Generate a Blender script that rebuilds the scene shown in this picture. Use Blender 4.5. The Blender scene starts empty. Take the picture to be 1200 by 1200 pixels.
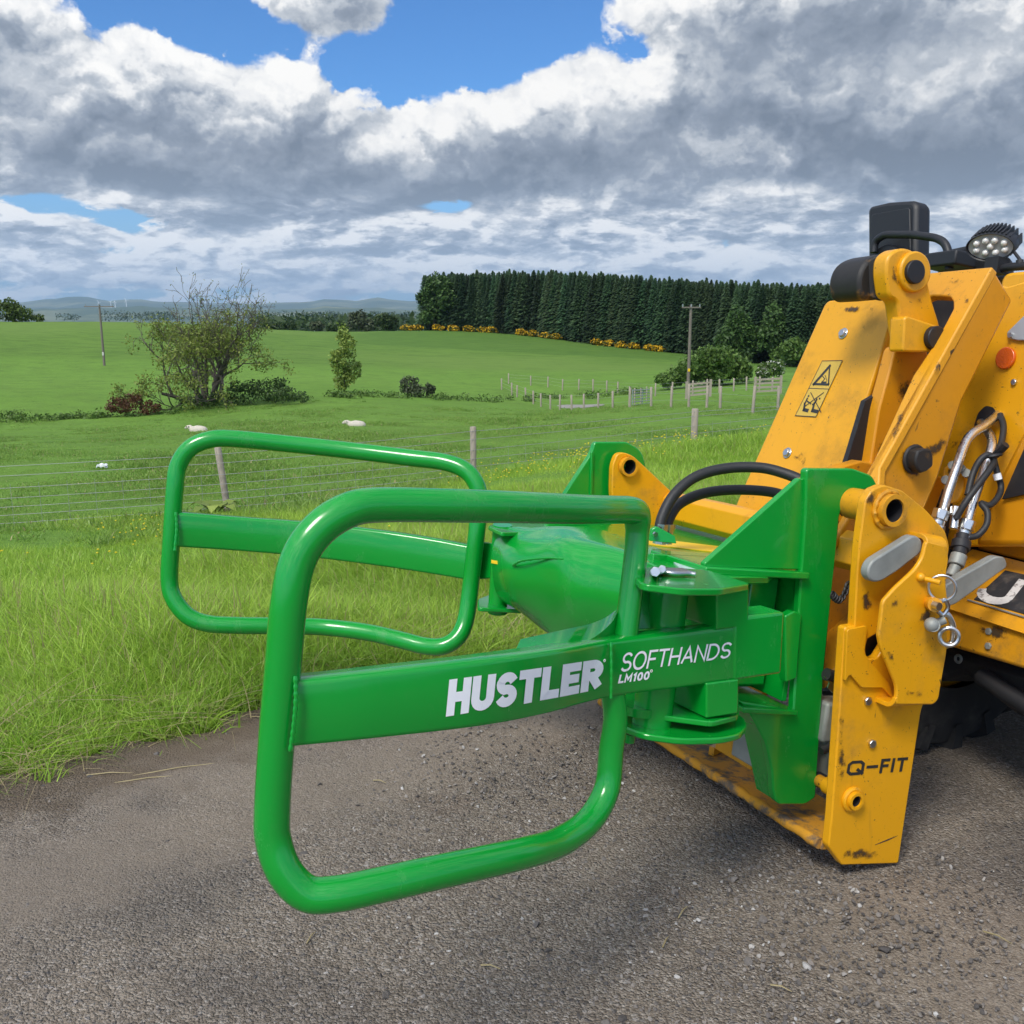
import bpy, bmesh, math, random
import numpy as np
from mathutils import Vector, Matrix
random.seed(7); RNG = np.random.default_rng(7)
scene = bpy.context.scene
COL = scene.collection
R = math.radians

# ------------------------------------------------------------------ camera
CAM_H = 1.60; FPX = 1150.0; PITCH = R(11.9)
cam_d = bpy.data.cameras.new('camera'); cam = bpy.data.objects.new('camera', cam_d); COL.objects.link(cam)
cam.location = (0, 0, CAM_H); cam.rotation_euler = (R(90) - PITCH, 0, 0)
cam_d.sensor_width = 36; cam_d.sensor_fit = 'HORIZONTAL'; cam_d.lens = 36 * FPX / 1200
cam_d.clip_start = 0.05; cam_d.clip_end = 60000
scene.camera = cam

# ------------------------------------------------------------------ light
SUN_EL, SUN_AZ = R(52), R(212)          # azimuth clockwise from +Y (view direction)
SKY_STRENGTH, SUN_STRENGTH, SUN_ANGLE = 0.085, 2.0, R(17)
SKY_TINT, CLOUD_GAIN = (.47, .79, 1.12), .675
vs = scene.view_settings
vs.view_transform = 'Standard'; vs.look = 'None'; vs.gamma = 1.0; vs.exposure = 0.55
try: vs.use_curve_mapping = False
except Exception: pass
sd = bpy.data.lights.new('sun', 'SUN'); so = bpy.data.objects.new('sun', sd); COL.objects.link(so)
sd.energy = SUN_STRENGTH; sd.angle = SUN_ANGLE; sd.color = (1.0, 0.95, 0.86)
_s = Vector((math.sin(SUN_AZ) * math.cos(SUN_EL), math.cos(SUN_AZ) * math.cos(SUN_EL), math.sin(SUN_EL)))
so.rotation_euler = _s.to_track_quat('Z', 'Y').to_euler(); so.location = (0, 0, 30)

# ------------------------------------------------------------------ node helpers
class NT:
    def __init__(s, nt): s.nt = nt
    def n(s, t, **k):
        x = s.nt.nodes.new(t)
        for a, b in k.items(): setattr(x, a, b)
        return x
    def put(s, sock, v):
        if hasattr(v, 'links') or hasattr(v, 'is_linked'): s.nt.links.new(v, sock)
        else:
            if hasattr(sock, 'default_value'):
                dv = sock.default_value
                if hasattr(dv, '__len__') and not isinstance(v, (tuple, list, Vector)): v = (v,) * len(dv)
                if hasattr(dv, '__len__') and len(dv) == 4 and len(v) == 3: v = tuple(v) + (1,)
                sock.default_value = v
    def m(s, op, a, b=None, c=None, clamp=False):
        x = s.n('ShaderNodeMath', operation=op, use_clamp=clamp); s.put(x.inputs[0], a)
        if b is not None: s.put(x.inputs[1], b)
        if c is not None: s.put(x.inputs[2], c)
        return x.outputs[0]
    def v(s, op, a, b=None, sc=None):
        x = s.n('ShaderNodeVectorMath', operation=op); s.put(x.inputs[0], a)
        if b is not None: s.put(x.inputs[1], b)
        if sc is not None: s.put(x.inputs['Scale'], sc)
        return x.outputs['Value'] if op in ('DOT_PRODUCT', 'LENGTH', 'DISTANCE') else x.outputs[0]
    def xyz(s, x, y, z):
        c = s.n('ShaderNodeCombineXYZ')
        for i, q in enumerate((x, y, z)): s.put(c.inputs[i], q)
        return c.outputs[0]
    def sep(s, v):
        c = s.n('ShaderNodeSeparateXYZ'); s.put(c.inputs[0], v); return c.outputs
    def noise(s, vec, scale, detail=4, rough=.5, dist=0, out=0, dim='3D'):
        x = s.n('ShaderNodeTexNoise', noise_dimensions=dim)
        if vec is not None: s.put(x.inputs['Vector'], vec)
        s.put(x.inputs['Scale'], scale); s.put(x.inputs['Detail'], detail); s.put(x.inputs['Roughness'], rough); s.put(x.inputs['Distortion'], dist)
        return x.outputs[out]
    def voro(s, vec, scale, feature='F1', out='Distance', rand=1, dims='3D'):
        x = s.n('ShaderNodeTexVoronoi', feature=feature, voronoi_dimensions=dims)
        if vec is not None: s.put(x.inputs['Vector'], vec)
        s.put(x.inputs['Scale'], scale); s.put(x.inputs['Randomness'], rand)
        return x.outputs[out]
    def smooth(s, val, lo, hi, a=0., b=1.):
        x = s.n('ShaderNodeMapRange', interpolation_type='SMOOTHSTEP')
        for i, q in enumerate((val, lo, hi, a, b)): s.put(x.inputs[i], q)
        return x.outputs[0]
    def mix(s, f, a, b, blend='MIX'):
        x = s.n('ShaderNodeMix', data_type='RGBA', blend_type=blend)
        s.put(x.inputs[0], f); s.put(x.inputs[6], a); s.put(x.inputs[7], b)
        return x.outputs[2]
    def ramp(s, f, stops):
        x = s.n('ShaderNodeValToRGB'); e = x.color_ramp.elements
        while len(e) < len(stops): e.new(.5)
        for el, (p, c) in zip(e, stops): el.position = p; el.color = tuple(c) + (1,)
        s.put(x.inputs[0], f); return x.outputs[0]

# pixel (1200 px photograph scale) -> ray with unit camera depth
CP, SP = math.cos(PITCH), math.sin(PITCH)
def ray(px, py):
    a, b = (px - 600) / FPX, (py - 600) / FPX
    return Vector((a, CP - SP * b, -SP - CP * b))
def az_el(px, py):
    r = ray(px, py); return math.atan2(r.x, r.y), math.asin(r.z / r.length)

# ------------------------------------------------------------------ world: Nishita sky with a procedural cloud deck
world = bpy.data.worlds.new('World'); scene.world = world; world.use_nodes = True
world.cycles.sampling_method = 'MANUAL'; world.cycles.sample_map_resolution = 512
wt = NT(world.node_tree)
for x in list(world.node_tree.nodes): world.node_tree.nodes.remove(x)
sky = wt.n('ShaderNodeTexSky', sky_type='NISHITA'); sky.sun_disc = False
sky.sun_elevation = SUN_EL; sky.sun_rotation = SUN_AZ; sky.air_density = 1.0; sky.dust_density = 0.1; sky.ozone_density = 4.0

# density of the cloud cover: (centre in az/el, half widths, weight), and where its bases are heavy or its tops are lit
BL, SB = [], []
def blob(px, py, wx, wy, wgt, to=None):
    a, e = az_el(px, py); (BL if to is None else to).append((a, e, wx / FPX, wy / FPX, wgt))
blob(20, 120, 230, 120, .80); blob(250, 185, 250, 62, .75); blob(480, 190, 190, 52, .70)      # long bank from the left
blob(668, 108, 72, 50, .95); blob(740, 120, 60, 40, .6); blob(760, 190, 260, 55, .45); blob(1000, 150, 300, 90, .75)     # tall cumulus and its bank
blob(980, 15, 240, 60, .75); blob(790, 10, 90, 34, .5); blob(430, 15, 60, 32, .55); blob(335, -10, 55, 30, .7); blob(1150, 60, 160, 110, .5)
blob(600, 292, 900, 34, .30); blob(250, 265, 130, 24, .42); blob(1000, 290, 420, 50, .35); blob(420, 300, 160, 22, .3)
blob(545, 60, 95, 44, -1.1); blob(610, 20, 90, 34, -1.0); blob(420, 70, 50, 26, -.4); blob(255, 35, 90, 36, -.75); blob(752, 62, 40, 26, -.75); blob(150, 5, 90, 25, -.5)   # blue gaps
blob(50, 240, 95, 17, -.95); blob(150, 262, 60, 14, -.75); blob(530, 240, 42, 11, -.75); blob(170, 293, 90, 8, -.4); blob(700, 262, 120, 7, -.3); blob(940, 258, 150, 8, -.35)
blob(600, 328, 1000, 16, .38); blob(600, -500, 1500, 300, .1); blob(85, 272, 42, 16, .6); blob(300, 262, 60, 14, .45); blob(560, 270, 70, 16, .4); blob(800, 252, 150, 14, .3); blob(1050, 245, 90, 18, .35)
def sb(*a): blob(*a, to=SB)
sb(120, 205, 240, 36, .30); sb(430, 222, 210, 24, .34); sb(640, 205, 120, 24, .22); sb(1010, 195, 260, 42, .34); sb(980, 20, 140, 30, .34); sb(430, 14, 70, 26, .4); sb(1150, 215, 120, 24, .2)
sb(20, 90, 150, 70, .12); sb(330, 165, 260, 34, .10); sb(230, 110, 160, 24, -.06); sb(680, 100, 80, 40, -.12); sb(505, 150, 90, 30, -.05); sb(980, 125, 160, 50, .10); sb(930, 235, 90, 12, -.15); sb(700, 175, 90, 20, .12)
def fieldsum(g, P_, lst, acc):
    for (a0, e0, wa, we, wg) in lst:
        d = g.v('DIVIDE', g.v('SUBTRACT', P_, (a0, e0, 0)), (wa, we, 1))
        acc = g.m('MULTIPLY_ADD', g.m('EXPONENT', g.m('MULTIPLY', g.v('DOT_PRODUCT', d, d), -1.0)), wg, acc)
    return acc
grp = bpy.data.node_groups.new('cloud_density', 'ShaderNodeTree')
grp.interface.new_socket('P', in_out='INPUT', socket_type='NodeSocketVector')
grp.interface.new_socket('D', in_out='OUTPUT', socket_type='NodeSocketFloat')
grp.interface.new_socket('N', in_out='OUTPUT', socket_type='NodeSocketFloat')
g = NT(grp); gi = g.n('NodeGroupInput'); go = g.n('NodeGroupOutput')
P_ = gi.outputs[0]; sx = g.sep(P_)
lo = g.smooth(sx[1], .082, .125, 1., 0.)
def layer(kx, ky, off, s0, ro=.47):
    q = g.xyz(g.m('MULTIPLY_ADD', sx[0], kx, off), g.m('MULTIPLY', sx[1], ky), 3.7)
    f1 = g.noise(q, s0, 7, ro, .1, dim='2D')
    vq = g.v('ADD', q, g.v('SCALE', g.v('SUBTRACT', g.noise(q, s0 * 2.2, 5, .56, 0, 1, dim='2D'), (.5, .5, .5)), sc=.42))
    p1 = g.voro(vq, s0 * 1.7, 'SMOOTH_F1', dims='2D'); p2 = g.voro(vq, s0 * 4.4, 'SMOOTH_F1', dims='2D'); p3 = g.voro(vq, s0 * 10, 'SMOOTH_F1', dims='2D')
    a_ = g.m('MULTIPLY_ADD', f1, 1.35, -.75)
    return g.m('ADD', g.m('ADD', a_, g.m('MULTIPLY_ADD', p1, -.80, .31)), g.m('ADD', g.m('MULTIPLY_ADD', p2, -.34, .135), g.m('MULTIPLY_ADD', p3, -.14, .055)))
hi_ = layer(2.3, 2.9, 0., 2.7); lo_ = layer(3.6, 10.0, 5.3, 2.3, .42)
acc = g.m('ADD', g.m('MULTIPLY', hi_, g.m('SUBTRACT', 1., lo)), g.m('MULTIPLY', lo_, lo))
grp.links.new(acc, go.inputs[1])
acc = fieldsum(g, P_, BL, acc)
grp.links.new(acc, go.inputs[0])

tc = wt.n('ShaderNodeTexCoord'); dr = wt.v('NORMALIZE', tc.outputs['Generated']); dx = wt.sep(dr)
azi = wt.m('ARCTAN2', dx[0], dx[1]); ele = wt.m('ARCSINE', dx[2])
def dens(de, da=0.):
    n_ = wt.n('ShaderNodeGroup'); n_.node_tree = grp
    wt.put(n_.inputs[0], wt.xyz(wt.m('ADD', azi, da), wt.m('ADD', ele, de), 0.)); return n_.outputs
step = wt.smooth(ele, .07, .14, .0085, .024)
d0 = dens(0.0); d1 = dens(step, -.008)
n0 = d0[0]; n1 = d1[0]
cover = wt.smooth(n0, -.07, .17)
relief = wt.m('MULTIPLY', wt.m('SUBTRACT', d1[1], d0[1]), wt.smooth(ele, .07, .14, 1.25, .72))
body = wt.smooth(n1, -.05, 1.0, .04, .42)
shade = wt.m('ADD', wt.m('ADD', body, relief), wt.smooth(ele, .08, .13, .02, .075))
shade = fieldsum(wt, wt.xyz(azi, ele, 0.), SB, shade)
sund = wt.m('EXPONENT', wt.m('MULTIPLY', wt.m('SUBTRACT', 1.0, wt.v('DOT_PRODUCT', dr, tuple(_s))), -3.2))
cc = wt.ramp(shade, [(0.0, (1.0, .99, .97)), (.16, (.88, .885, .89)), (.38, (.55, .59, .645)), (.66, (.31, .36, .44)), (1., (.20, .245, .315))])
lowf = wt.smooth(ele, .0, .15, 1., 0.)
cc = wt.mix(wt.m('MULTIPLY', lowf, .46), cc, (.56, .72, .95))
bg1 = wt.n('ShaderNodeBackground'); wt.put(bg1.inputs[0], wt.mix(wt.smooth(ele, .02, .16, .75, 0.), wt.mix(1.0, sky.outputs[0], SKY_TINT, 'MULTIPLY'), (2.5, 4.05, 6.0))); bg1.inputs[1].default_value = SKY_STRENGTH
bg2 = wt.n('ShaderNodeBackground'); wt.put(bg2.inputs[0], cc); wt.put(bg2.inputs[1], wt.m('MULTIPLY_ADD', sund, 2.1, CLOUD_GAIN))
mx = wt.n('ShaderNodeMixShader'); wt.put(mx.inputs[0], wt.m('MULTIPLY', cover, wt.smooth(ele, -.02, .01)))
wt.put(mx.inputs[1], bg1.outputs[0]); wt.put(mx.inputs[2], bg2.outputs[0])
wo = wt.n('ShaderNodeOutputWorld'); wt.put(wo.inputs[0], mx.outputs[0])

# ------------------------------------------------------------------ materials
MATS = {}
def mat(name, color=(.5, .5, .5), rough=.5, metal=0., coat=0., build=None, spec=None):
    m = bpy.data.materials.new(name); m.use_nodes = True; t = NT(m.node_tree)
    b = m.node_tree.nodes['Principled BSDF']
    b.inputs['Base Color'].default_value = tuple(color) + (1,); b.inputs['Roughness'].default_value = rough
    b.inputs['Metallic'].default_value = metal; b.inputs['Coat Weight'].default_value = coat; b.inputs['Coat Roughness'].default_value = .06
    if spec is not None: b.inputs['Specular IOR Level'].default_value = spec
    if build: build(t, b)
    MATS[name] = m; return m
def objc(t): return t.n('ShaderNodeTexCoord').outputs['Object']
def bump(t, b, h, strength=.3, dist=.01):
    x = t.n('ShaderNodeBump'); t.put(x.inputs['Height'], h); x.inputs['Strength'].default_value = strength; x.inputs['Distance'].default_value = dist
    t.put(b.inputs['Normal'], x.outputs[0])

def b_green(t, b):
    p = objc(t); n = t.noise(p, 2.5, 3, .5); n2 = t.noise(p, 60, 3, .6)
    t.put(b.inputs['Base Color'], t.mix(n, (.0015, .215, .024), (.002, .255, .030)))
    sc = t.smooth(t.noise(t.v('MULTIPLY', p, (7, 7, 2.5)), 1., 7, .7), .56, .78); dst = t.smooth(t.noise(p, 85, 4, .65), .60, .74); gc = t.mix(t.m('MULTIPLY', sc, .10), t.mix(n, (.001, .27, .024), (.0015, .315, .030)), (.30, .33, .25)); gc = t.mix(t.m('MULTIPLY', t.m('MULTIPLY', dst, sc), .35), gc, (.28, .26, .20)); t.put(b.inputs['Base Color'], gc)
    t.put(b.inputs['Roughness'], t.m('ADD', t.m('MULTIPLY_ADD', n2, .10, .18), t.m('MULTIPLY', sc, .22))); bump(t, b, t.noise(p, 9, 2, .5), .02, .004)
mat('green_paint', rough=.25, coat=.35, build=b_green)
def b_yellow(t, b, dirt=1.0, base=((.72, .325, .003), (.80, .375, .004))):
    p = objc(t); n = t.noise(p, 1.6, 4, .6)
    c = t.mix(n, base[0], base[1])
    dm = t.smooth(t.noise(p, 4.5, 8, .70), .50, .74)
    c = t.mix(t.m('MULTIPLY', dm, .46 * dirt), c, (.20, .115, .035))
    stv = t.v('MULTIPLY', p, (9, 9, 1.2)); st = t.smooth(t.noise(stv, 3.5, 5, .6), .60, .80)
    c = t.mix(t.m('MULTIPLY', st, .28 * dirt), c, (.16, .09, .03))
    ch = t.m('MAXIMUM', t.smooth(t.noise(p, 38, 4, .7), .66, .71), t.smooth(t.noise(p, 110, 3, .6), .665, .70))
    msk = t.smooth(t.noise(p, 5, 3, .6), .40, .60)
    c = t.mix(t.m('MULTIPLY', t.m('MULTIPLY', ch, msk), .85 * dirt, clamp=True), c, (.045, .030, .02))
    sc = t.v('MULTIPLY', t.v('ADD', p, t.v('SCALE', t.noise(p, 3, 2, .5, 0, 1), sc=.3)), (60, 9, 26)); sr = t.smooth(t.noise(sc, 1.0, 2, .5), .74, .77)
    c = t.mix(t.m('MULTIPLY', sr, .7 * dirt, clamp=True), c, (.05, .033, .02))
    t.put(b.inputs['Base Color'], c)
    t.put(b.inputs['Roughness'], t.m('MULTIPLY_ADD', dm, .3, .40)); bump(t, b, t.noise(p, 30, 4, .6), .10, .003)
mat('yellow_paint', coat=.05, build=lambda t, b: b_yellow(t, b, 1.0))
mat('worn_yellow_paint', coat=.0, build=lambda t, b: b_yellow(t, b, 2.0, ((.62, .27, .008), (.76, .35, .012))))
mat('orange_yellow_paint', coat=.05, build=lambda t, b: b_yellow(t, b, .8, ((.60, .245, .004), (.68, .285, .006))))
def b_scraped(t, b):
    p = objc(t); n = t.noise(p, 7, 8, .72); k = t.smooth(n, .43, .56)
    t.put(b.inputs['Base Color'], t.mix(k, t.mix(t.noise(p, 40, 4, .6), (.05, .04, .03), (.17, .13, .09)), (.62, .28, .012)))
    b.inputs['Roughness'].default_value = .8; bump(t, b, n, .3, .006)
mat('scraped_yellow_steel', build=b_scraped)
def b_steel(t, b):
    p = objc(t); n = t.noise(p, 9, 6, .65)
    t.put(b.inputs['Base Color'], t.mix(n, (.13, .14, .125), (.42, .43, .39))); t.put(b.inputs['Roughness'], t.m('MULTIPLY_ADD', n, .4, .35)); bump(t, b, t.noise(p, 50, 4, .6), .15, .002)
mat('grey_steel', metal=.25, build=b_steel)
mat('zinc', (.62, .62, .60), .28, 1.0)
mat('chrome_pipe', (.72, .72, .70), .22, 1.0, build=lambda t, b: t.put(b.inputs['Roughness'], t.m('MULTIPLY_ADD', t.noise(objc(t), 40, 4, .6), .35, .12)))
def b_grease(t, b):
    p = objc(t); n = t.noise(p, 8, 6, .65)
    t.put(b.inputs['Base Color'], t.mix(t.smooth(n, .55, .72), (.018, .016, .014), (.30, .14, .02))); t.put(b.inputs['Roughness'], t.m('MULTIPLY_ADD', n, .6, .3))
mat('greasy_steel', build=b_grease)
mat('black_plastic', (.012, .013, .015), .5, build=lambda t, b: bump(t, b, t.noise(objc(t), 160, 3, .6), .12, .001))
mat('black_rubber', (.018, .018, .018), .55, build=lambda t, b: bump(t, b, t.noise(objc(t), 60, 4, .6), .2, .002))
def b_tyre(t, b):
    p = objc(t); n = t.noise(p, 8, 6, .65)
    t.put(b.inputs['Base Color'], t.mix(t.smooth(n, .45, .75), (.016, .016, .016), (.055, .05, .043))); b.inputs['Roughness'].default_value = .8
mat('tyre_rubber', build=b_tyre)
mat('dark_iron', (.02, .02, .021), .6, build=lambda t, b: t.put(b.inputs['Base Color'], t.mix(t.smooth(t.noise(objc(t), 7, 5, .6), .5, .8), (.014, .014, .016), (.06, .05, .04))))
mat('white_vinyl', (.90, .90, .90), .35)
mat('black_vinyl', (.025, .025, .025), .4)
mat('worn_white', (.6, .58, .55), .5, build=lambda t, b: t.put(b.inputs['Base Color'], t.mix(t.smooth(t.noise(objc(t), 50, 5, .7), .52, .62), (.62, .60, .57), (.22, .20, .18))))
mat('badge_black', (.03, .032, .035), .5, build=lambda t, b: t.put(b.inputs['Base Color'], t.mix(t.smooth(t.noise(objc(t), 16, 6, .7), .5, .75), (.025, .027, .03), (.11, .095, .08))))
mat('sticker_yellow', (.85, .55, .01), .4)
mat('sticker_ochre', (.62, .40, .06), .5)
mat('sticker_pale', (.62, .72, .74), .25)
mat('sticker_blue', (.12, .16, .42), .3)
mat('lamp_glass', (.75, .72, .66), .08, .2, coat=.6)
mat('reflector_orange', (.75, .12, .008), .2, coat=.5, build=lambda t, b: bump(t, b, t.voro(objc(t), 220), .5, .002))
mat('silver_paint', (.52, .55, .57), .3, .5)

def b_wood(t, b):
    p = objc(t); st = t.noise(t.v('MULTIPLY', p, (40, 40, 2.5)), 1.0, 5, .6)
    t.put(b.inputs['Base Color'], t.mix(st, (.22, .18, .135), (.46, .40, .32))); b.inputs['Roughness'].default_value = .85; bump(t, b, st, .3, .004)
mat('weathered_wood', build=b_wood)
mat('pole_wood', build=lambda t, b: (t.put(b.inputs['Base Color'], t.mix(t.noise(t.v('MULTIPLY', objc(t), (20, 20, .8)), 1, 4, .6), (.12, .095, .075), (.24, .20, .165))), None))
mat('wire', (.34, .35, .34), .5, .3)
mat('galvanised', (.40, .42, .43), .45, .6)
def b_bark(t, b):
    p = objc(t); n = t.noise(t.v('MULTIPLY', p, (6, 6, 1.5)), 1, 6, .65)
    t.put(b.inputs['Base Color'], t.mix(n, (.045, .036, .028), (.17, .145, .115))); b.inputs['Roughness'].default_value = .9
mat('bark', build=b_bark)
def leafmat(name, c1, c2, trans=.25, rough=.5, vary=0.):
    def bl(t, b):
        geo = t.n('ShaderNodeNewGeometry'); r = geo.outputs['Random Per Island']
        c = t.mix(r, c1, c2); n = t.noise(objc(t), .8, 3, .5)
        hs = t.n('ShaderNodeHueSaturation'); t.put(hs.inputs['Color'], c); vv = t.m('MULTIPLY_ADD', n, .8, .6); oi = t.n('ShaderNodeObjectInfo').outputs['Random']
        if vary: vv = t.m('MULTIPLY', vv, t.m('MULTIPLY_ADD', oi, vary, 1 - vary * .5)); t.put(hs.inputs['Hue'], t.m('MULTIPLY_ADD', t.m('FRACT', t.m('MULTIPLY', oi, 7.7)), .05, .475))
        t.put(hs.inputs['Value'], vv); c = hs.outputs[0]
        t.put(b.inputs['Base Color'], c); b.inputs['Roughness'].default_value = rough; b.inputs['Specular IOR Level'].default_value = .25
        tr = t.n('ShaderNodeBsdfTranslucent'); t.put(tr.inputs[0], c); ms = t.n('ShaderNodeMixShader'); ms.inputs[0].default_value = trans
        t.put(ms.inputs[1], b.outputs[0]); t.put(ms.inputs[2], tr.outputs[0])
        t.put([x for x in t.nt.nodes if x.type == 'OUTPUT_MATERIAL'][0].inputs[0], ms.outputs[0])
    return mat(name, build=bl)
leafmat('leaf_sparse', (.12, .17, .026), (.25, .29, .06))
leafmat('leaf_fresh', (.15, .22, .04), (.30, .38, .08))
leafmat('leaf_hawthorn', (.06, .12, .022), (.15, .24, .05))
leafmat('leaf_dark', (.03, .065, .018), (.08, .13, .035))
leafmat('leaf_grey', (.06, .085, .04), (.13, .15, .08))
leafmat('leaf_rust', (.10, .045, .03), (.16, .085, .035))
leafmat('leaf_conifer', (.018, .042, .018), (.058, .105, .040), .1, .5, 1.1)
leafmat('leaf_broad', (.032, .07, .016), (.09, .165, .038))
leafmat('leaf_gorse', (.05, .08, .018), (.10, .11, .025))
leafmat('flower_gorse', (.60, .34, .01), (.75, .48, .02))
leafmat('flower_white', (.45, .47, .38), (.65, .65, .56))
leafmat('leaf_hedge', (.05, .09, .015), (.12, .17, .03))
leafmat('leaf_far', (.03, .06, .02), (.07, .11, .03))
leafmat('flower_butter', (.75, .62, .02), (.85, .72, .05))
leafmat('straw', (.34, .27, .13), (.48, .40, .22))
mat('wool', (.55, .50, .41), .95, build=lambda t, b: bump(t, b, t.noise(objc(t), 18, 4, .6), .6, .03))
mat('wool_dark', (.05, .045, .04), .9)
mat('white_sheet', (.75, .77, .78), .5)

def grassmat(name, c1, c2, trans=.35):
    def bl(t, b):
        oi = t.n('ShaderNodeObjectInfo').outputs['Random']; at = t.n('ShaderNodeAttribute', attribute_name='tint').outputs['Fac']
        wp = t.n('ShaderNodeNewGeometry').outputs['Position']; pn = t.noise(wp, .55, 4, .6)
        k = t.m('ADD', t.m('ADD', t.m('MULTIPLY', oi, .35), t.m('MULTIPLY', at, .40)), t.m('MULTIPLY_ADD', pn, 1.2, -.45), clamp=True)
        c = t.mix(k, c1, c2)
        c = t.mix(t.m('GREATER_THAN', at, .955), c, (.40, .34, .16))
        t.put(b.inputs['Base Color'], c); b.inputs['Roughness'].default_value = .42; b.inputs['Specular IOR Level'].default_value = .35
        tr = t.n('ShaderNodeBsdfTranslucent'); t.put(tr.inputs[0], c); ms = t.n('ShaderNodeMixShader'); ms.inputs[0].default_value = trans
        t.put(ms.inputs[1], b.outputs[0]); t.put(ms.inputs[2], tr.outputs[0])
        t.put([x for x in t.nt.nodes if x.type == 'OUTPUT_MATERIAL'][0].inputs[0], ms.outputs[0])
    return mat(name, build=bl)
grassmat('grass_verge', (.155, .32, .024), (.46, .64, .085))
grassmat('grass_field', (.115, .24, .034), (.29, .43, .08))

# ------------------------------------------------------------------ mesh helpers
class MB:
    def __init__(s): s.v = []; s.f = []
    def add(s, vs, fs):
        o = len(s.v); s.v += [tuple(x) for x in vs]; s.f += [tuple(i + o for i in f) for f in fs]; return s
    def build(s, name, m, parent=None, bevel=0, smooth=38, extra=None):
        me = bpy.data.meshes.new(name)
        off = Vector((0, 0, 0)); par = parent
        while par is not None: off += par.location; par = par.parent
        me.from_pydata([(x[0] - off.x, x[1] - off.y, x[2] - off.z) for x in s.v], [], s.f)
        me.validate(); me.update()
        mats = m if isinstance(m, (list, tuple)) else [m]
        for q in mats: me.materials.append(MATS[q])
        if smooth:
            me.shade_smooth()
            try: me.set_sharp_from_angle(angle=R(smooth))
            except Exception: pass
        o = bpy.data.objects.new(name, me); COL.objects.link(o)
        if parent is not None: o.parent = parent
        if bevel:
            bv = o.modifiers.new('bevel', 'BEVEL'); bv.width = bevel; bv.segments = 2; bv.limit_method = 'ANGLE'; bv.angle_limit = R(40); bv.harden_normals = False
        return o
    # -- shapes
    def box(s, c, x, y, z):
        """centre and three half-axis vectors"""
        c, x, y, z = map(Vector, (c, x, y, z)); vs = [c + x * i + y * j + z * k for i in (-1, 1) for j in (-1, 1) for k in (-1, 1)]
        return s.add(vs, [(0, 1, 3, 2), (4, 6, 7, 5), (0, 4, 5, 1), (2, 3, 7, 6), (0, 2, 6, 4), (1, 5, 7, 3)])
    def tube(s, pts, r, n=14, closed=False, caps=True):
        pts = [Vector(p) for p in pts]; k = len(pts); rr = r if isinstance(r, (list, tuple)) else [r] * k
        tang = []
        for i in range(k):
            a = pts[(i - 1) % k] if (closed or i > 0) else pts[i]; b = pts[(i + 1) % k] if (closed or i < k - 1) else pts[i]
            tang.append((b - a).normalized())
        nrm = tang[0].orthogonal().normalized(); vs = []; fs = []
        for i in range(k):
            if i > 0:
                nrm = tang[i - 1].rotation_difference(tang[i]) @ nrm
                nrm = (nrm - tang[i] * nrm.dot(tang[i])).normalized()
            bn = tang[i].cross(nrm)
            for j in range(n):
                a = 2 * math.pi * j / n; vs.append(pts[i] + (nrm * math.cos(a) + bn * math.sin(a)) * rr[i])
        if closed:
            # twist-correct seam by picking the best offset
            best = min(range(n), key=lambda o: sum((vs[(k - 1) * n + j] - vs[(j + o) % n]).length for j in range(0, n, 3)))
        for i in range(k if closed else k - 1):
            for j in range(n):
                a, b = i * n + j, i * n + (j + 1) % n
                if i < k - 1: c, d = (i + 1) * n + (j + 1) % n, (i + 1) * n + j
                else: c, d = (j + 1 + best) % n, (j + best) % n
                fs.append((a, b, c, d))
        if caps and not closed:
            fs.append(tuple(range(n))[::-1]); fs.append(tuple(range((k - 1) * n, k * n)))
        return s.add(vs, fs)
    def cyl(s, a, b, r, n=20): return s.tube([a, b], r, n)
    def ring(s, c, axis, r, rt, n=28, m_=8):
        axis = Vector(axis).normalized(); x = axis.orthogonal().normalized(); y = axis.cross(x); c = Vector(c)
        return s.tube([c + (x * math.cos(2 * math.pi * i / n) + y * math.sin(2 * math.pi * i / n)) * r for i in range(n)], rt, m_, closed=True)
    def pipe(s, a, b, ro, ri, n=24):
        """open pipe from a to b"""
        a, b = Vector(a), Vector(b); ax = (b - a).normalized(); x = ax.orthogonal().normalized(); y = ax.cross(x); vs = []
        for p_, r_ in ((a, ro), (b, ro), (b, ri), (a, ri)):
            for i in range(n):
                t_ = 2 * math.pi * i / n; vs.append(p_ + (x * math.cos(t_) + y * math.sin(t_)) * r_)
        fs = [(k * n + i, k * n + (i + 1) % n, ((k + 1) % 4) * n + (i + 1) % n, ((k + 1) % 4) * n + i) for k in range(4) for i in range(n)]
        return s.add(vs, fs)
    def plate(s, loop, off, holes=()):
        """flat outline with holes, extruded by a vector"""
        bm = bmesh.new(); eds = []
        for lp in [loop] + list(holes):
            vs = [bm.verts.new(Vector(p)) for p in lp]
            eds += [bm.edges.new((vs[i], vs[(i + 1) % len(vs)])) for i in range(len(vs))]
        r_ = bmesh.ops.triangle_fill(bm, edges=eds, use_beauty=True, use_dissolve=False)
        fs = [x for x in r_['geom'] if isinstance(x, bmesh.types.BMFace)]
        if not fs:
            bm.free(); return s
        e = bmesh.ops.extrude_face_region(bm, geom=fs + [], use_keep_orig=True)
        nv = [x for x in e['geom'] if isinstance(x, bmesh.types.BMVert)]
        bmesh.ops.translate(bm, verts=nv, vec=Vector(off))
        bmesh.ops.dissolve_limit(bm, angle_limit=R(1), verts=bm.verts, edges=bm.edges)
        bmesh.ops.recalc_face_normals(bm, faces=bm.faces)
        bm.verts.index_update()
        s.add([v.co.copy() for v in bm.verts], [[v.index for v in f.verts] for f in bm.faces]); bm.free(); return s
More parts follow.
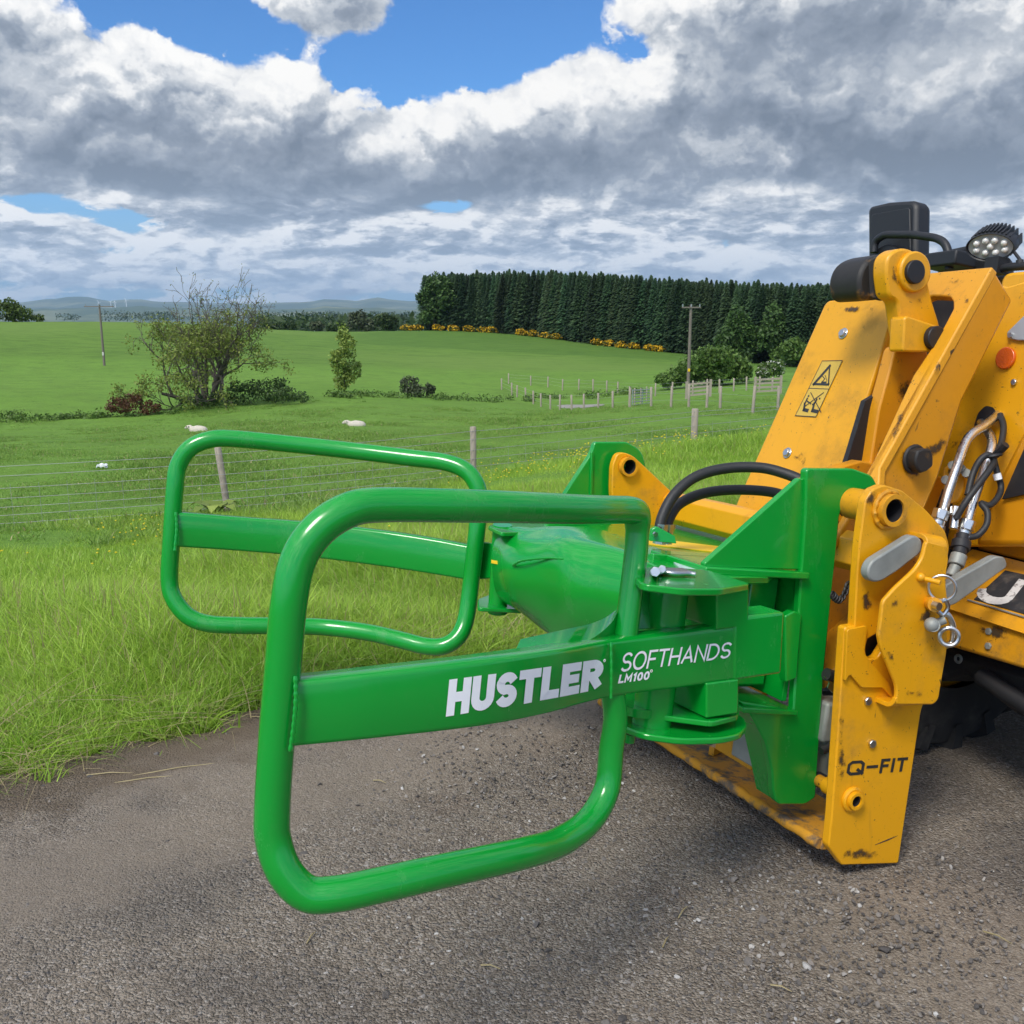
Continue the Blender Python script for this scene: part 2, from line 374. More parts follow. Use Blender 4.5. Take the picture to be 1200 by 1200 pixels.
    def sphere(s, c, r, n=12, m_=8, sc=(1, 1, 1)):
        c = Vector(c); vs = [c + Vector((0, 0, r * sc[2]))]; fs = []
        for i in range(1, m_):
            for j in range(n):
                a, b = math.pi * i / m_, 2 * math.pi * j / n
                vs.append(c + Vector((r * sc[0] * math.sin(a) * math.cos(b), r * sc[1] * math.sin(a) * math.sin(b), r * sc[2] * math.cos(a))))
        vs.append(c - Vector((0, 0, r * sc[2]))); L_ = len(vs) - 1
        for j in range(n): fs.append((0, 1 + j, 1 + (j + 1) % n)); fs.append((L_, L_ - 1 - j, L_ - 1 - (j + 1) % n))
        for i in range(m_ - 2):
            for j in range(n):
                a, b = 1 + i * n + j, 1 + i * n + (j + 1) % n; fs.append((a, a + n, b + n, b))
        return s.add(vs, fs)

def fillet(pts, r, n=6, closed=True):
    pts = [Vector(p) for p in pts]; k = len(pts); rr = r if isinstance(r, (list, tuple)) else [r] * k; out = []
    for i in range(k):
        if not closed and i in (0, k - 1): out.append(pts[i]); continue
        a, b, c = pts[i - 1], pts[i], pts[(i + 1) % k]
        d = min(rr[i], (a - b).length * .48, (c - b).length * .48)
        if d < 1e-5: out.append(b); continue
        p, q_ = b + (a - b).normalized() * d, b + (c - b).normalized() * d
        # circular-like arc via rational quadratic
        w = max(.2, math.sin(.5 * (a - b).angle(c - b)))
        for j in range(n + 1):
            t = j / n; B0, B1, B2 = (1 - t) ** 2, 2 * t * (1 - t) * w, t * t
            out.append((p * B0 + b * B1 + q_ * B2) / (B0 + B1 + B2))
    return out
def spline(pts, n=8):
    """Catmull-Rom through points (tuples of any length)"""
    P = np.array([tuple(p) for p in pts], float); P = np.vstack([2 * P[0] - P[1], P, 2 * P[-1] - P[-2]]); out = []
    for i in range(1, len(P) - 2):
        for j in range(n):
            t = j / n; a, b, c, d = P[i - 1], P[i], P[i + 1], P[i + 2]
            out.append(.5 * (2 * b + (c - a) * t + (2 * a - 5 * b + 4 * c - d) * t * t + (3 * b - a - 3 * c + d) * t ** 3))
    out.append(P[-2]); return out
def tag(o, label=None, cat=None, group=None, kind=None):
    if label: o['label'] = label
    if cat: o['category'] = cat
    if group: o['group'] = group
    if kind: o['kind'] = kind
    return o
def empty(name, loc, label, cat, group=None):
    o = bpy.data.objects.new(name, None); COL.objects.link(o); o.location = loc; o.empty_display_size = .2
    return tag(o, label, cat, group)
def copy_tree(o, parent=None):
    c = o.copy(); COL.objects.link(c); c.parent = parent
    for ch in o.children: copy_tree(ch, c)
    return c

# ------------------------------------------------------------------ terrain
EDGE0 = np.array((-1.72, 3.0)); EDN = np.array((-.613, .790)); EDT = np.array((.790, .613))
def wp(px, py, D):
    r = ray(px, py); k = D / r.y; return (r.x * k, D, CAM_H + r.z * k)
CTRL = [wp(*a) for a in [(0, 626, 14.5), (272, 605, 15.8), (555, 577, 17.2), (812, 548, 19.6), (1150, 520, 22), (-300, 640, 14),
    (231, 506, 46), (415, 500, 46), (0, 520, 40), (600, 500, 46), (905, 482, 47), (1200, 478, 50), (-250, 525, 40), (760, 500, 38),
    (0, 492, 70), (155, 488, 72), (300, 474, 75), (490, 464, 90), (600, 466, 95), (680, 474, 88), (760, 476, 60), (806, 457, 95), (930, 452, 90), (1150, 455, 90),
    (0, 462, 85), (300, 455, 90), (120, 427, 135), (0, 430, 130), (300, 425, 140), (440, 440, 120), (600, 440, 125), (760, 437, 125), (920, 436, 130),
    (0, 377, 230), (100, 377, 232), (180, 378, 232), (-250, 377, 230), (300, 385, 235), (400, 391, 240), (490, 387, 265), (600, 392, 240), (700, 404, 215), (800, 415, 190), (900, 427, 172), (1000, 434, 160), (1200, 440, 150),
    (450, 405, 190), (600, 412, 180), (700, 420, 165)]]
for a in (-.6, -.4, -.2, 0, .2, .4, .6):
    for D, z in ((330, -9), (700, -45), (2200, -100), (7000, -105), (20000, -105)): CTRL.append((math.tan(a) * D, D, z - (0 if a < .1 or D > 400 else 4)))
CTRL = np.array(CTRL)
def _feat(x, y):
    r = np.sqrt(x * x + y * y) + 1e-6; a = np.clip(np.arctan2(x, y), -.75, .75); return np.stack([a * 2.2, np.log(np.maximum(r, 15.5))], -1)
def _phi(d): return np.where(d > 1e-9, d * d * np.log(d + 1e-12), 0)
_F = _feat(CTRL[:, 0], CTRL[:, 1]); _n = len(_F)
_A = _phi(np.linalg.norm(_F[:, None] - _F[None], axis=-1)) + np.eye(_n) * .003
_Pm = np.hstack([np.ones((_n, 1)), _F]); _S = np.block([[_A, _Pm], [_Pm.T, np.zeros((3, 3))]])
_W = np.linalg.solve(_S, np.concatenate([CTRL[:, 2], np.zeros(3)]))
def hfield(x, y):
    x = np.asarray(x, float); y = np.asarray(y, float); Ff = _feat(x, y)
    z = _Pm_eval(Ff)
    d = (x - EDGE0[0]) * EDN[0] + (y - EDGE0[1]) * EDN[1]
    k = np.clip((d - .1) / 11.0, 0, 1); k = k * k * (3 - 2 * k) * .35 + k * .65
    return np.where(d > 11.1, z, z * k)
def _pm(Ff): return _phi(np.linalg.norm(Ff[..., None, :] - _F, axis=-1)) @ _W[:_n] + _W[_n] + Ff @ _W[_n + 1:]
def _Pm_eval(Ff):
    out = np.empty(Ff.shape[:-1]); fl = Ff.reshape(-1, 2); o = out.reshape(-1)
    for i in range(0, len(fl), 20000): o[i:i + 20000] = _pm(fl[i:i + 20000])
    return o.reshape(Ff.shape[:-1])
def hz(x, y): return float(hfield(np.array([x]), np.array([y]))[0])

fine = np.radians(np.arange(-46, 46.01, .4)); coarse = np.radians(np.arange(50, 314, 6.)); ang = np.concatenate([fine, coarse])
rad = np.exp(np.arange(math.log(.35), math.log(26000), .042)); na, nr = len(ang), len(rad)
GX = np.outer(rad, np.sin(ang)); GY = np.outer(rad, np.cos(ang)); GZ = hfield(GX, GY)
dd = (GX - EDGE0[0]) * EDN[0] + (GY - EDGE0[1]) * EDN[1]
GZ = GZ + np.where((dd > .5) & (rad[:, None] < 400), 1, 0) * (.06 * np.sin(GX * .9 + 2 * np.sin(GY * .37)) * np.sin(GY * .8)) - .006 * (dd < .5)
gv = np.stack([GX, GY, GZ], -1).reshape(-1, 3); gv = np.vstack([gv, [[0, 0, -.006]]])
gf = [(i * na + j, i * na + (j + 1) % na, (i + 1) * na + (j + 1) % na, (i + 1) * na + j) for i in range(nr - 1) for j in range(na)] + [(len(gv) - 1, (j + 1) % na, j) for j in range(na)]
def b_ground(t, b):
    gp = t.n('ShaderNodeNewGeometry').outputs['Position']; s = t.sep(gp)
    r = t.v('LENGTH', gp)
    n1 = t.noise(gp, .035, 5, .6); n2 = t.noise(gp, .35, 6, .65); n3 = t.noise(t.v('MULTIPLY', gp, (1, 1, 1)), 3.5, 6, .7)
    fld = t.mix(n1, (.096, .20, .028), (.18, .315, .052))
    fld = t.mix(t.smooth(n2, .40, .70), fld, t.mix(n3, (.045, .11, .018), (.19, .31, .055)))
    tuft = t.smooth(t.noise(t.v('MULTIPLY', gp, (.7, 1.3, 1)), 1.1, 6, .7), .55, .72)
    fld = t.mix(t.m('MULTIPLY', tuft, .75), fld, (.035, .085, .018))
    bar = t.smooth(n3, .6, .8); fld = t.mix(t.m('MULTIPLY', bar, .35), fld, (.19, .23, .075))
    # drill lines and a mown patch in the far field
    far = t.smooth(t.m('ADD', s[1], t.m('MULTIPLY', s[0], .15)), 128, 138)
    crop = t.mix(t.noise(gp, .02, 4, .6), (.110, .198, .032), (.165, .275, .050))
    crop = t.mix(t.m('MULTIPLY', t.noise(t.v('MULTIPLY', gp, (.05, .9, .2)), 1., 4, .6), .45), crop, (.07, .165, .022))
    hf = t.noise(t.v('MULTIPLY', gp, (.22, .5, 1)), 1., 8, .74); crop = t.mix(t.m('MULTIPLY', t.smooth(hf, .40, .68), .75), crop, (.066, .130, .024)); crop = t.mix(t.m('MULTIPLY', t.smooth(t.noise(gp, .012, 3, .5), .45, .62), .45), crop, (.165, .255, .055))
    crest = t.m('MULTIPLY', t.smooth(t.m('MULTIPLY_ADD', s[0], .5, s[1]), 176, 180), t.smooth(s[0], -42, -30)); crop = t.mix(t.m('MULTIPLY', crest, .40), crop, (.055, .125, .022))
    fld = t.mix(far, fld, crop)
    soil = (.075, .055, .035)
    dN = t.m('ADD', t.m('MULTIPLY', t.m('ADD', s[0], 1.72), -.613), t.m('MULTIPLY', t.m('ADD', s[1], -3.0), .79))
    near = t.smooth(dN, .0, 1.2, 1., 0.); fld = t.mix(t.m('MULTIPLY', near, .8), fld, soil)
    # patchwork of the valley
    cell = t.n('ShaderNodeTexVoronoi'); t.put(cell.inputs['Vector'], t.v('MULTIPLY', gp, (1, .5, 0))); cell.inputs['Scale'].default_value = .0022
    val = t.mix(t.m('FRACT', t.m('MULTIPLY', t.sep(cell.outputs['Color'])[0], 3.7)), (.045, .075, .03), (.13, .17, .05))
    val = t.mix(t.smooth(t.noise(gp, .0016, 4, .6), .48, .58), val, (.02, .04, .02))
    c = t.mix(t.smooth(r, 500, 900), fld, val)
    t.put(b.inputs['Base Color'], c); b.inputs['Roughness'].default_value = .9; b.inputs['Specular IOR Level'].default_value = .1
    bump(t, b, t.m('ADD', t.m('MULTIPLY', n3, .5), n2), .8, .25)
mat('ground', build=b_ground)
me = bpy.data.meshes.new('ground'); me.from_pydata(gv.tolist(), [], gf); me.update(); me.shade_smooth(); me.materials.append(MATS['ground'])
ground = bpy.data.objects.new('ground', me); COL.objects.link(ground); tag(ground, kind='structure')

# gravel track with a ragged edge
def b_gravel(t, b):
    gp = t.n('ShaderNodeNewGeometry').outputs['Position']
    wpv = t.v('ADD', gp, t.v('SCALE', t.noise(gp, 30, 3, .6, 0, 1), sc=.02))
    v1 = t.n('ShaderNodeTexVoronoi'); t.put(v1.inputs['Vector'], wpv); v1.inputs['Scale'].default_value = 62
    v2 = t.n('ShaderNodeTexVoronoi'); t.put(v2.inputs['Vector'], wpv); v2.inputs['Scale'].default_value = 145
    big = t.noise(gp, 1.1, 5, .6); mid = t.noise(gp, 6, 6, .65); fin = t.noise(gp, 240, 3, .7)
    r1 = t.sep(v1.outputs['Color'])[0]; r2 = t.sep(v2.outputs['Color'])[0]
    base = t.mix(t.smooth(big, .35, .65), (.215, .170, .122), (.380, .305, .220))
    base = t.mix(t.smooth(mid, .42, .72), base, (.270, .210, .148))
    st = t.ramp(r2, [(0, (.055, .050, .046)), (.35, (.175, .150, .122)), (.7, (.33, .295, .255)), (.93, (.47, .43, .375)), (1., (.70, .66, .60))])
    c = t.mix(t.m('MULTIPLY_ADD', mid, .5, .22), base, st)
    st1 = t.ramp(r1, [(0, (.09, .086, .09)), (.6, (.29, .256, .222)), (.95, (.48, .43, .38)), (1., (.6, .57, .53))])
    peb = t.m('MULTIPLY', t.smooth(v1.outputs['Distance'], .42, .30), t.m('GREATER_THAN', t.m('FRACT', t.m('MULTIPLY', r1, 7.3)), .62))
    c = t.mix(t.m('MULTIPLY', peb, .8), c, st1)
    dk = t.smooth(t.noise(t.v('ADD', gp, (3.1, 1.7, 0)), .75, 4, .6), .50, .66); c = t.mix(t.m('MULTIPLY', dk, .45), c, (.075, .070, .068))
    rust = t.smooth(t.noise(gp, 2.3, 4, .6), .58, .72); c = t.mix(t.m('MULTIPLY', rust, .35), c, (.22, .15, .10))
    c = t.mix(t.m('MULTIPLY', fin, .30), c, (.105, .090, .076))
    s_ = t.sep(gp); dN = t.m('ADD', t.m('MULTIPLY', t.m('ADD', s_[0], 1.72), -.613), t.m('MULTIPLY', t.m('ADD', s_[1], -3.0), .79))
    lane = t.smooth(t.m('ABSOLUTE', t.m('ADD', t.m('ADD', dN, .62), t.m('MULTIPLY_ADD', mid, .5, -.25))), .10, .38, 1., 0.); cmp_ = t.m('MAXIMUM', lane, t.smooth(t.noise(t.v('ADD', gp, (9., 4., 0)), .9, 3, .5), .54, .66)); c = t.mix(t.m('MULTIPLY', cmp_, .55), c, t.mix(fin, (.20, .160, .118), (.30, .245, .185)))
    soil = t.smooth(t.m('ADD', dN, t.m('MULTIPLY_ADD', mid, .7, -.35)), -.42, -.04); c = t.mix(t.m('MULTIPLY', soil, .8), c, t.mix(fin, (.095, .068, .042), (.17, .125, .08)))
    t.put(b.inputs['Base Color'], c); b.inputs['Roughness'].default_value = .85; b.inputs['Specular IOR Level'].default_value = .3
    h = t.m('ADD', t.m('MULTIPLY', peb, t.m('SUBTRACT', .5, v1.outputs['Distance'])), t.m('MULTIPLY', t.m('SUBTRACT', .6, v2.outputs['Distance']), .5))
    h = t.m('MULTIPLY', h, t.m('MULTIPLY_ADD', cmp_, -.6, 1.)); h = t.m('ADD', h, t.m('MULTIPLY', mid, .8)); h = t.m('ADD', h, t.m('MULTIPLY', fin, .25))
    bump(t, b, h, 1.0, .022)
mat('gravel', build=b_gravel)
us = np.concatenate([np.arange(-14, -3, .25), np.arange(-3, 7, .035), np.arange(7, 60, .5)])
er = .10 * np.sin(us * 2.1) + .06 * np.sin(us * 5.3 + 1) + .035 * np.sin(us * 13 + 2) + .02 * np.sin(us * 31)
vs_ = [0, .02, .08, .2, .5, 1, 1.6, 2.4, 3.4, 5, 7.5, 10]
tv = []; 
for i, u_ in enumerate(us):
    for k, w_ in enumerate(vs_):
        d_ = (-w_ + er[i] * max(0, 1 - w_ / 1.0) + .05); x_ = EDGE0[0] + EDT[0] * u_ + EDN[0] * d_; y_ = EDGE0[1] + EDT[1] * u_ + EDN[1] * d_
        tv.append((x_, y_, (.012 * math.sin(u_ * 1.7 + w_ * 2) * math.sin(w_ * 1.9) if w_ > .1 else 0) + (.012 if k else -.004)))
nk = len(vs_); tf = [(i * nk + k, i * nk + k + 1, (i + 1) * nk + k + 1, (i + 1) * nk + k) for i in range(len(us) - 1) for k in range(nk - 1)]
me = bpy.data.meshes.new('gravel_track'); me.from_pydata(tv, [], tf); me.update(); me.shade_smooth(); me.materials.append(MATS['gravel'])
track = bpy.data.objects.new('gravel_track', me); COL.objects.link(track); tag(track, kind='structure')

# hills on the horizon
def b_hill(t, b):
    gp = t.n('ShaderNodeNewGeometry').outputs['Position']
    n = t.noise(gp, .0012, 6, .6); k = t.smooth(n, .45, .6)
    t.put(b.inputs['Base Color'], t.mix(k, (.05, .085, .035), (.15, .17, .08))); b.inputs['Roughness'].default_value = 1
mat('hill_moor', build=b_hill)
def hills(name, D, prof, base_z, depth):
    m_ = MB(); xs = np.linspace(prof[0][0], prof[-1][0], 160); ys = np.interp(xs, [p[0] for p in prof], [p[1] for p in prof])
    ys = ys + .6 * np.sin(xs * .11) + .35 * np.sin(xs * .29 + 1); rows = []
    for x_, y_ in zip(xs, ys):
        r = ray(x_, y_); k = D / r.y; z = CAM_H + r.z * k; X = r.x * k
        col = []
        for f_, zf in ((-1, 0), (-.6, .35 + .08 * math.sin(x_ * .07)), (-.25, .8), (0, 1), (.4, .7), (1, 0)):
            col.append((X * (1 + f_ * depth / D), D + f_ * depth, base_z + (z - base_z) * zf))
        rows.append(col)
    n_ = len(rows[0]); m_.add([p for c in rows for p in c], [(i * n_ + k, i * n_ + k + 1, (i + 1) * n_ + k + 1, (i + 1) * n_ + k) for i in range(len(rows) - 1) for k in range(n_ - 1)])
    o = m_.build(name, 'hill_moor', smooth=80); tag(o, kind='structure'); return o
hills('hills', 15000, [(-400, 357), (0, 356), (40, 353), (75, 348), (95, 347.5), (125, 352), (160, 351), (200, 354), (300, 356), (350, 354), (385, 351), (420, 352), (440, 349), (470, 352), (520, 354), (700, 352), (900, 354), (1100, 352), (1600, 356)], -110, 3500)
hills('hills', 8000, [(-400, 366), (0, 364), (60, 361.5), (110, 361), (170, 359), (230, 362), (330, 363), (380, 359.5), (440, 361), (480, 363), (700, 362), (1600, 364)], -110, 1500)
# ------------------------------------------------------------------ machine frame: u = across the hitch (away), w = forwards, v = up
ORG = Vector((.3325, 2.4556, CAM_H - .5049))
UA = Vector((-.39263464, .91783929, -.05838729)); WA = Vector((-.91246491, -.3808178, .14961814)); VA = Vector((.11509048, .11202162, .98701841))
CAMV = Vector((0, 0, CAM_H))
def W(u, w, v): return ORG + UA * u + WA * w + VA * v
def P(px, py, Z): return CAMV + ray(px, py) * Z
def _on(px, py, ax, val):
    d = ray(px, py); return CAMV + d * ((val - (CAMV - ORG).dot(ax)) / d.dot(ax))
def onu(px, py, u): return _on(px, py, UA, u)
def onw(px, py, w): return _on(px, py, WA, w)
def onv(px, py, v): return _on(px, py, VA, v)
def uwv(p): d = p - ORG; return d.dot(UA), d.dot(WA), d.dot(VA)
def PU(lst, u): return [onu(a, b, u) for a, b in lst]
def circ(c, ax, r, n=24):
    ax = Vector(ax).normalized(); x = ax.orthogonal().normalized(); y = ax.cross(x)
    return [c + (x * math.cos(2 * math.pi * i / n) + y * math.sin(2 * math.pi * i / n)) * r for i in range(n)]

# ---- stroke lettering: glyphs are polylines in a box of height 1
def arc(cx, cy, rx, ry, a0, a1, n=10): return [(cx + rx * math.cos(R(a0 + (a1 - a0) * i / n)), cy + ry * math.sin(R(a0 + (a1 - a0) * i / n))) for i in range(n + 1)]
GL = {
 'H': (.62, [[(0, 0), (0, 1)], [(.62, 0), (.62, 1)], [(0, .5), (.62, .5)]]),
 'U': (.62, [[(0, 1), (0, .31)] + arc(.31, .31, .31, .31, 180, 360) + [(.62, 1)]]),
 'S': (.56, [arc(.29, .74, .27, .26, 25, 270, 14)[:-1] + arc(.29, .255, .28, .255, 90, -155, 14)]),
 'T': (.58, [[(0, 1), (.58, 1)], [(.29, 1), (.29, 0)]]),
 'L': (.46, [[(0, 1), (0, 0), (.46, 0)]]),
 'E': (.48, [[(.48, 1), (0, 1), (0, 0), (.48, 0)], [(0, .5), (.42, .5)]]),
 'R': (.56, [[(0, 0), (0, 1), (.30, 1)] + arc(.30, .74, .26, .26, 90, -90) + [(0, .48)], [(.26, .48), (.56, 0)]]),
 'O': (.78, [arc(.39, .5, .39, .5, 90, 450, 28)]),
 'F': (.46, [[(.46, 1), (0, 1), (0, 0)], [(0, .5), (.40, .5)]]),
 'A': (.68, [[(0, 0), (.34, 1), (.68, 0)], [(.12, .33), (.56, .33)]]),
 'N': (.64, [[(0, 0), (0, 1), (.64, 0), (.64, 1)]]),
 'D': (.66, [[(0, 0), (0, 1), (.22, 1)] + arc(.22, .5, .44, .5, 90, -90, 14) + [(0, 0)]]),
 'M': (.72, [[(0, 0), (0, 1), (.36, .3), (.72, 1), (.72, 0)]]),
 '1': (.26, [[(0, .8), (.22, 1), (.22, 0)]]),
 '0': (.54, [arc(.27, .5, .27, .5, 90, 450, 22)]),
 'Q': (1.0, [[(.2, 0), (0, .2), (0, .8), (.2, 1), (.8, 1), (1., .8), (1., .2), (.8, 0), (.2, 0)], [(.62, .38), (1.05, -.05)]]),
 '-': (.62, [[(0, .5), (.62, .5)]]),
 'I': (.0, [[(0, 0), (0, 1)]]),
 'J': (.62, [[(.62, 1), (.62, .30)] + arc(.31, .30, .31, .30, 0, -180, 8)]),
 'C': (.66, [[(.66, .86)] + arc(.33, .70, .33, .30, 35, 180, 8) + arc(.33, .30, .33, .30, 180, 325, 8)]),
 'B': (.6, [[(0, 0), (0, 1), (.33, 1)] + arc(.33, .76, .24, .24, 90, -90, 8) + [(0, .52), (.34, .52)] + arc(.34, .26, .26, .26, 90, -90, 8) + [(0, 0)]]),
}
def strokes(text, weight, gap, slant=0., widen=1.0):
    """list of 2D quads (as polygons) and the total width, height 1"""
    x0 = weight / 2; polys = []
    for ch in text:
        if ch == ' ': x0 += .4; continue
        w_, sts = GL[ch]; w_ *= widen
        for st in sts:
            pts = [Vector((x0 + a * widen, weight / 2 + b_ * (1 - weight))) for a, b_ in st]; pts = [p for i, p in enumerate(pts) if i == 0 or (p - pts[i - 1]).length > 1e-4]
            closed = (pts[0] - pts[-1]).length < 1e-4
            if closed: pts = pts[:-1]
            n_ = len(pts); lft, rgt = [], []
            for i in range(n_):
                pa = pts[i - 1] if (closed or i) else None; pb = pts[(i + 1) % n_] if (closed or i < n_ - 1) else None
                d0 = (pts[i] - pa).normalized() if pa is not None else None; d1 = (pb - pts[i]).normalized() if pb is not None else None
                if d0 is None: d0 = d1
                if d1 is None: d1 = d0
                n0, n1 = Vector((-d0.y, d0.x)), Vector((-d1.y, d1.x)); mm = (n0 + n1)
                mm = mm.normalized() if mm.length > 1e-4 else n0
                k = (weight / 2) / max(.45, mm.dot(n0)); c_ = pts[i].copy()
                if pa is None: c_ -= d1 * weight / 2 * (1 if abs(d1.x) < .05 or abs(d1.y) < .05 else .3)
                if pb is None: c_ += d0 * weight / 2 * (1 if abs(d0.x) < .05 or abs(d0.y) < .05 else .3)
                lft.append(c_ + mm * k); rgt.append(c_ - mm * k)
            for i in range(n_ if closed else n_ - 1):
                j = (i + 1) % n_; polys.append((lft[i], rgt[i], rgt[j], lft[j]))
        x0 += w_ + weight + gap
    tot = x0 - gap - weight / 2
    return [[(p.x + slant * p.y, p.y) for p in q_] for q_ in polys], tot
def lettering(text, fmap, weight, gap, slant=0., widen=1., lift=.0012, name='lettering', m='white_vinyl', parent=None):
    """fmap(s,t) -> (point, normal): s in 0..1 along the text, t in 0..1 up"""
    ps, tot = strokes(text, weight, gap, slant, widen); mb = MB(); n_ = 0
    for q_ in ps:
        vs = []
        for (a, b_) in q_:
            p, nn = fmap(a / tot, b_); vs.append(p + nn * (lift + n_ % 23 * .00004))
        nn = fmap(q_[0][0] / tot, q_[0][1])[1]
        if (vs[1] - vs[0]).cross(vs[2] - vs[0]).dot(nn) < 0: vs = vs[::-1]
        mb.add(vs, [(0, 1, 2, 3)]); n_ += 1
    return mb.build(name, m, parent, smooth=0)
def flatmap(p00, p10, p01, nrm):
    p00, p10, p01 = Vector(p00), Vector(p10), Vector(p01)
    return lambda s, t: (p00 + (p10 - p00) * s + (p01 - p00) * t, nrm)

# =================================================================== green bale gripper
TOCAM = lambda p: (CAMV - p).normalized()
gripper = empty('bale_gripper', W(.54, -.45, -.95) * 1.0, 'glossy green twin hoop bale gripper with white lettering on the front of the loader', 'bale gripper')

def arm_bar(rows, thick, name, parent):
    """rows: (px, top y, bottom y, depth); returns mesh and a surface map"""
    sp = spline(rows, 10); out = []
    for (px, yt, yb, Z) in sp:
        a, b_ = P(px, yt, Z), P(px, yb, Z + .0); h = (a - b_).dot(VA); out.append((b_ + VA * h, b_))
    n_ = len(out); mid = [(a + b_) / 2 for a, b_ in out]; nr_ = []
    for i in range(n_):
        t_ = (mid[min(i + 1, n_ - 1)] - mid[max(i - 1, 0)]); nn = t_.cross(VA).normalized()
        nr_.append(nn)
    mb = MB(); vs = []; rr_ = .010
    for i in range(n_):
        a, b_ = out[i]; nn = nr_[i]; back = -nn * thick
        prof = [a - VA * rr_, a - VA * rr_ * .3 + back * .045, a + back * .16, a + back * .84, a - VA * rr_ + back, b_ + VA * rr_ + back, b_ + back * .84, b_ + back * .16, b_ + VA * rr_ * .3 + back * .045, b_ + VA * rr_]
        vs += prof
    k = 10
    fs = [(i * k + j, i * k + (j + 1) % k, (i + 1) * k + (j + 1) % k, (i + 1) * k + j) for i in range(n_ - 1) for j in range(k)]
    fs += [tuple(range(k)), tuple(range((n_ - 1) * k, n_ * k))[::-1]]
    mb.add(vs, fs); o = mb.build(name, 'green_paint', parent, smooth=50)
    pxs = np.array([r_[0] for r_ in sp])
    def fm(px, t):
        i = float(np.interp(px, pxs, np.arange(n_))); j = min(int(i), n_ - 2); f_ = i - j
        a = out[j][0].lerp(out[j + 1][0], f_); b_ = out[j][1].lerp(out[j + 1][1], f_); return b_.lerp(a, t), nr_[j].lerp(nr_[j + 1], f_).normalized()
    return o, fm

def weld(mb, pts, r=.006):
    q = spline(pts, 10); mb.tube(q, [r * (.8 + .35 * ((i * 7) % 3) / 2) for i in range(len(q))], 7)

# ---- near arm: bar with the lettering
near_bar, nf = arm_bar([(338, 796, 877, 1.685), (440, 785, 867, 1.74), (560, 771, 853, 1.84), (640, 760, 838, 1.98), (712, 748, 819, 2.17), (820, 735, 804, 2.32), (900, 722, 792, 2.42)], .055, 'gripper_arm', gripper)
def hust(s, t):
    px = 520 + 182 * s; p, n = nf(px, 0); 
    yb = 838.5 - 31 * s; yt = 793.5 - 23.5 * s
    a, nn = nf(px, 0); b_, _ = nf(px, 1); py = yb + (yt - yb) * t
    # height within the bar from the pixel rows of the lettering
    top = np.interp(px, [338, 440, 560, 640, 712, 820, 900], [796, 785, 771, 760, 748, 735, 722]); bot = np.interp(px, [338, 440, 560, 640, 712, 820, 900], [877, 867, 853, 838, 819, 804, 792])
    k = (bot - py) / (bot - top); return a.lerp(b_, k), nn
lettering('HUSTLER', hust, .27, .045, -.02, .78, parent=near_bar)
def softh(s, t):
    px = 722 + 128 * s; yb = 787 - 17.5 * s; yt = 763.5 - 13.5 * s; a, nn = nf(px, 0); b_, _ = nf(px, 1); py = yb + (yt - yb) * t
    top = np.interp(px, [712, 820, 900], [748, 735, 722]); bot = np.interp(px, [712, 820, 900], [819, 804, 792])
    return a.lerp(b_, (bot - py) / (bot - top)), nn
lettering('SOFTHANDS', softh, .125, .085, .10, 1.0, parent=near_bar)
def lm(s, t):
    px = 721.5 + 36 * s; yb = 800.5 - 4.5 * s; yt = 790 - 4.5 * s; a, nn = nf(px, 0); b_, _ = nf(px, 1); py = yb + (yt - yb) * t
    top = np.interp(px, [712, 820, 900], [748, 735, 722]); bot = np.interp(px, [712, 820, 900], [819, 804, 792])
    return a.lerp(b_, (bot - py) / (bot - top)), nn
lettering('LM100', lm, .23, .09, .12, .95, parent=near_bar)
for (px_, py_) in ((702, 772.5), (759.5, 785.5)):
    top = np.interp(px_, [640, 712, 820], [760, 748, 735]); bot = np.interp(px_, [640, 712, 820], [838, 819, 804]); a, nn = nf(px_, 0); b_, _ = nf(px_, 1)
    c = a.lerp(b_, (bot - py_) / (bot - top)) + nn * .0012; mb = MB(); mb.ring(c, nn, .0028, .0008, 14, 4); mb.build('registered_mark', 'white_vinyl', near_bar)
# ---- near arm: tube hoop
near_pts = [(716, 800, 2.22), (721, 840, 2.23), (716, 880, 2.24), (711, 925, 2.235), (690, 962, 2.19), (655, 987, 2.10), (613, 1000, 1.99), (560, 1012, 1.90), (500, 1025, 1.82), (440, 1038.5, 1.765), (395, 1047.5, 1.735), (360, 1047, 1.725), (334, 1022, 1.72), (320.5, 985, 1.72), (319, 950, 1.715),
            (324, 870, 1.70), (331, 790, 1.685), (338.5, 707, 1.67), (350, 655, 1.67), (374, 620, 1.68), (408, 598, 1.70), (446, 591.8, 1.735), (540, 592.8, 1.82), (610, 594.6, 1.915), (680, 597.0, 2.05), (722, 597.5, 2.165), (737, 597.8, 2.205), (745.5, 601, 2.232), (747, 612, 2.242), (746.5, 628, 2.245), (745, 650, 2.245), (739, 700, 2.24), (733, 748, 2.235)]
sp = spline(near_pts, 6); rr = []
for (px, py, Z) in sp: rr.append(.0315)
n1 = len(sp); rr = [.0315 - .0045 * max(0, 1 - i / 30) for i in range(n1)]; rr = [rr[i] - (.0042 if n1 - 1 - i < 20 else .0042 * max(0, 1 - (n1 - 21 - i) / 5)) for i in range(n1)]
mb = MB(); mb.tube([P(*p) for p in sp], rr, 22); mb.build('tube_hoop', 'green_paint', near_bar, smooth=70)
